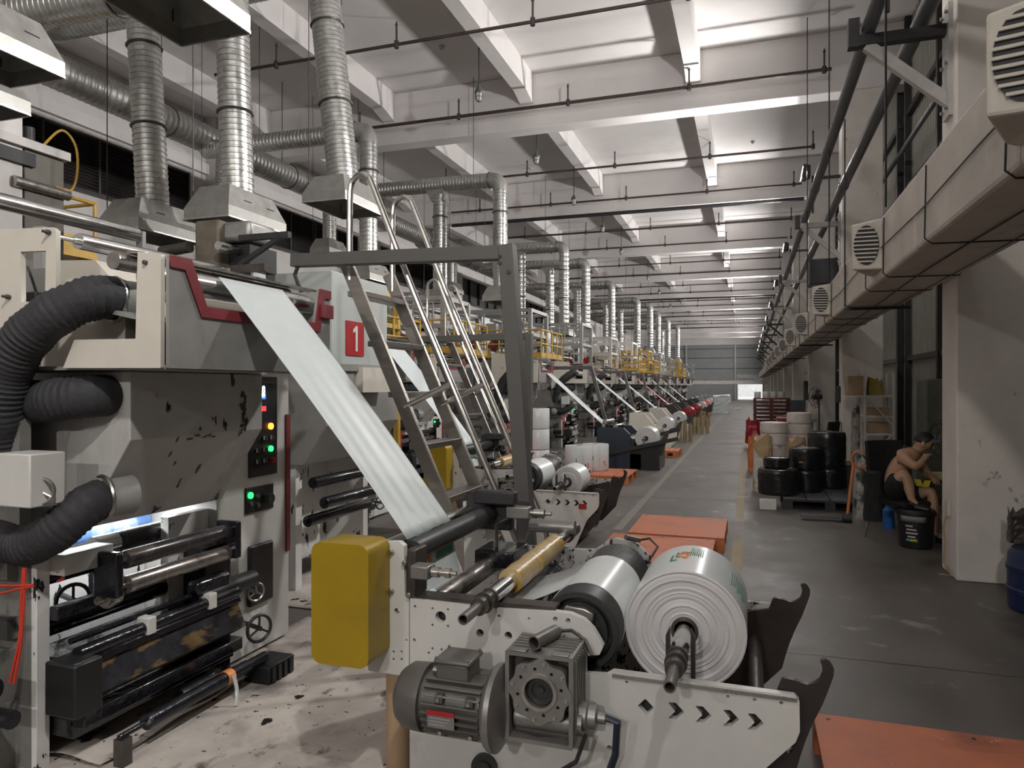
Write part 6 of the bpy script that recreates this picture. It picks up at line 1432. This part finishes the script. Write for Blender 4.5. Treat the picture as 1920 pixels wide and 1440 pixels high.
# head details
hc = N['skull'][0]; fwd = (N['jaw'][0] - N['neck2'][0]); fwd = V((.93, -.2, -.3)).normalized(); sd = fwd.cross(V((0, 0, 1))).normalized(); upv = sd.cross(fwd).normalized()
def hp(f, s_, u): return hc + fwd * f + sd * s_ + upv * u
nose = MB().add([hp(.085, 0, .01), hp(.1, 0, -.026), hp(.085, .018, -.034), hp(.085, -.018, -.034), hp(.08, 0, -.045)], [(0, 1, 2), (0, 3, 1), (1, 4, 2), (1, 3, 4)]).build('nose', M['skin'], man)
for s_ in (-1, 1):
    MB().sphere(hp(.074, s_ * .034, .004), .014, 10, 7, (1, 1, .7)).build('eye', M['hair'], man)
    MB().obox(hp(.086, s_ * .034, .028), sd * .02, fwd * .005, upv * .004).build('eyebrow', M['hair'], man)
    MB().sphere(hp(-.005, s_ * .088, -.012), .03, 10, 7, (.6, .35, 1)).build('ear', M['skin'], man)
MB().obox(hp(.092, 0, -.06), sd * .022, fwd * .004, upv * .005).build('mouth', mat('lips', (.3, .13, .11), .5), man)
hm = MB()
def hairf(u, v):
    th = 2 * PI * u; ph = v * 1.5
    f, s_ = math.cos(th), math.sin(th)
    lim = 1.25 if f < .35 else .95 + .0 * f
    ph = v * (1.75 if f < 0 else 1.75 - 1.05 * f)
    r = .088 + .003 * math.sin(th * 9) * math.sin(ph * 5)
    return hc + upv * (.012 + r * 1.05 * math.cos(ph)) + fwd * (r * 1.06 * math.sin(ph) * f) + sd * (r * .93 * math.sin(ph) * s_)
hm.grid(hairf, 36, 12).build('hair', M['hair'], man, solid=.012)
# shorts follow pelvis and thighs
S = {}
for k, g_ in (('pelvis', 1.13), ('waist', 1.04), ('hipR', 1.22), ('thR', 1.3), ('hipL', 1.22), ('thL', 1.32)):
    r = N[k][1]; r = r if hasattr(r, '__len__') else (r, r); S[k] = (N[k][0], (r[0] * g_, r[1] * g_))
S['hemR'] = (N['thR'][0].lerp(N['knR'][0], .35), (.1, .1)); S['hemL'] = (N['thL'][0].lerp(N['knL'][0], .5), (.105, .105))
S['waist'] = (N['pelvis'][0].lerp(N['waist'][0], .55), S['waist'][1])
sh = skin('shorts', S, [('pelvis', 'waist'), ('pelvis', 'hipR'), ('hipR', 'thR'), ('thR', 'hemR'), ('pelvis', 'hipL'), ('hipL', 'thL'), ('thL', 'hemL')], 'pelvis', M['cloth'], man)
sh['label'] = 'black shorts'
ym = mat('bright_yellow_mark', (.5, .42, .02), .6)
for k, (a, b, t) in enumerate(((1722, 905, .028), (1737, 907, .024))):
    p = ry(a, b, 8.17); MB().obox(p, V((.03, 0, 0)), V((0, .006, 0)), V((.012 * (1 if k else -1), 0, .034))).build('yellow_mark', ym, sh)
# shoes
for k in 'RL':
    a, f = N['an' + k][0], N['ft' + k][0]; d = (f - a); d.z = 0; d.normalize()
    mb = MB(); c = f - d * .04 + V((0, 0, -.012))
    mb.sphere(c, .05, 14, 9, (1, 1, .75)); mb2 = MB()
    q = skin('shoe', {'h': (a + V((0, 0, -.035)) - d * .02, (.044, .04)), 'm': (a + d * .08 + V((0, 0, -.055)), (.046, .036)), 't': (a + d * .17 + V((0, 0, -.062)), (.042, .028)), 'k': (a + V((0, 0, .02)), (.042, .042))}, [('k', 'h'), ('h', 'm'), ('m', 't')], 'h', M['black'], man)
sp_ = ry(1675, 948, 8.28)
ch_ = chair(sp_.x + .1, 8.3, -.95, 'black chair with chrome legs under the seated man', back=.56, seat=.44, w=.48)
sack('jacket', 1619, 1654, 885, 975, 8.12, M['cloth'], 'black jacket hanging over the side of the occupied chair', 'jacket', .13, None, .04)
bc = rz(1722, 1030, 0); bc = V((bc.x, bc.y + .12, 0))
bk = thing('paint_bucket', 'black paint bucket with white lettering and a colour stripe under the man\'s foot', 'bucket', bc)
MB().lathe(bc, (0, 0, 1), [(0, .145), (.02, .15), (.33, .168), (.33, .178), (.36, .178), (.37, .17), (.38, .165), (.38, .02)], 32).build('bucket_body', M['black'], bk)
aa = math.atan2(-bc.y, -bc.x)
def bp(z0, z1, a0, a1, m, nm): r = .152 + .055 * (z0 + z1) / 2 + .002; return MB().grid(lambda u, v: V((bc.x + (r + .055 * (z1 - z0) * (v - .5)) * math.cos(aa + a0 + (a1 - a0) * u), bc.y + (r + .055 * (z1 - z0) * (v - .5)) * math.sin(aa + a0 + (a1 - a0) * u), z0 + (z1 - z0) * v)), 8, 1).build(nm, m, bk, solid=.0015)
lg = mat('bucket_label_grey', (.2, .2, .2), .5)
bp(.27, .325, -.9, .55, lg, 'label_band')
for i, (z, a0, a1) in enumerate(((.225, -.55, -.15), (.19, -.5, .05), (.155, -.55, .12), (.12, -.45, .0))): bp(z - .008, z + .01, a0, a1, M['steelwhite'], 'lettering')
bp(.075, .1, -.55, -.3, mat('cyan_stripe', (.05, .3, .4), .5), 'colour_stripe'); bp(.075, .1, -.3, .1, ym, 'colour_stripe')
MB().torus(bc + V((0, 0, .345)), (0, 0, 1), .18, .006, 28, 6).build('bucket_rim', M['black'], bk)
tb_ = thing('small_table', 'small dark table beside the seated man, half hidden by the column', 'table', (2.04, 8.66, 0))
MB().box(1.78, 2.3, 8.5, 8.82, .58, .61).build('table_top', M['hook'], tb_)
for x in (1.81, 2.27):
    for y in (8.53, 8.79): MB().box(x - .02, x + .02, y - .02, y + .02, 0, .58).build('leg', M['hook'], tb_)
solo(MB().box(1.8, 1.98, 8.55, 8.75, .611, .68), 'lunch_box', mat('pale_yellow_box', (.5, .47, .25), .5), 'pale yellow box on the small table in front of the man', 'box', bevel=.012)
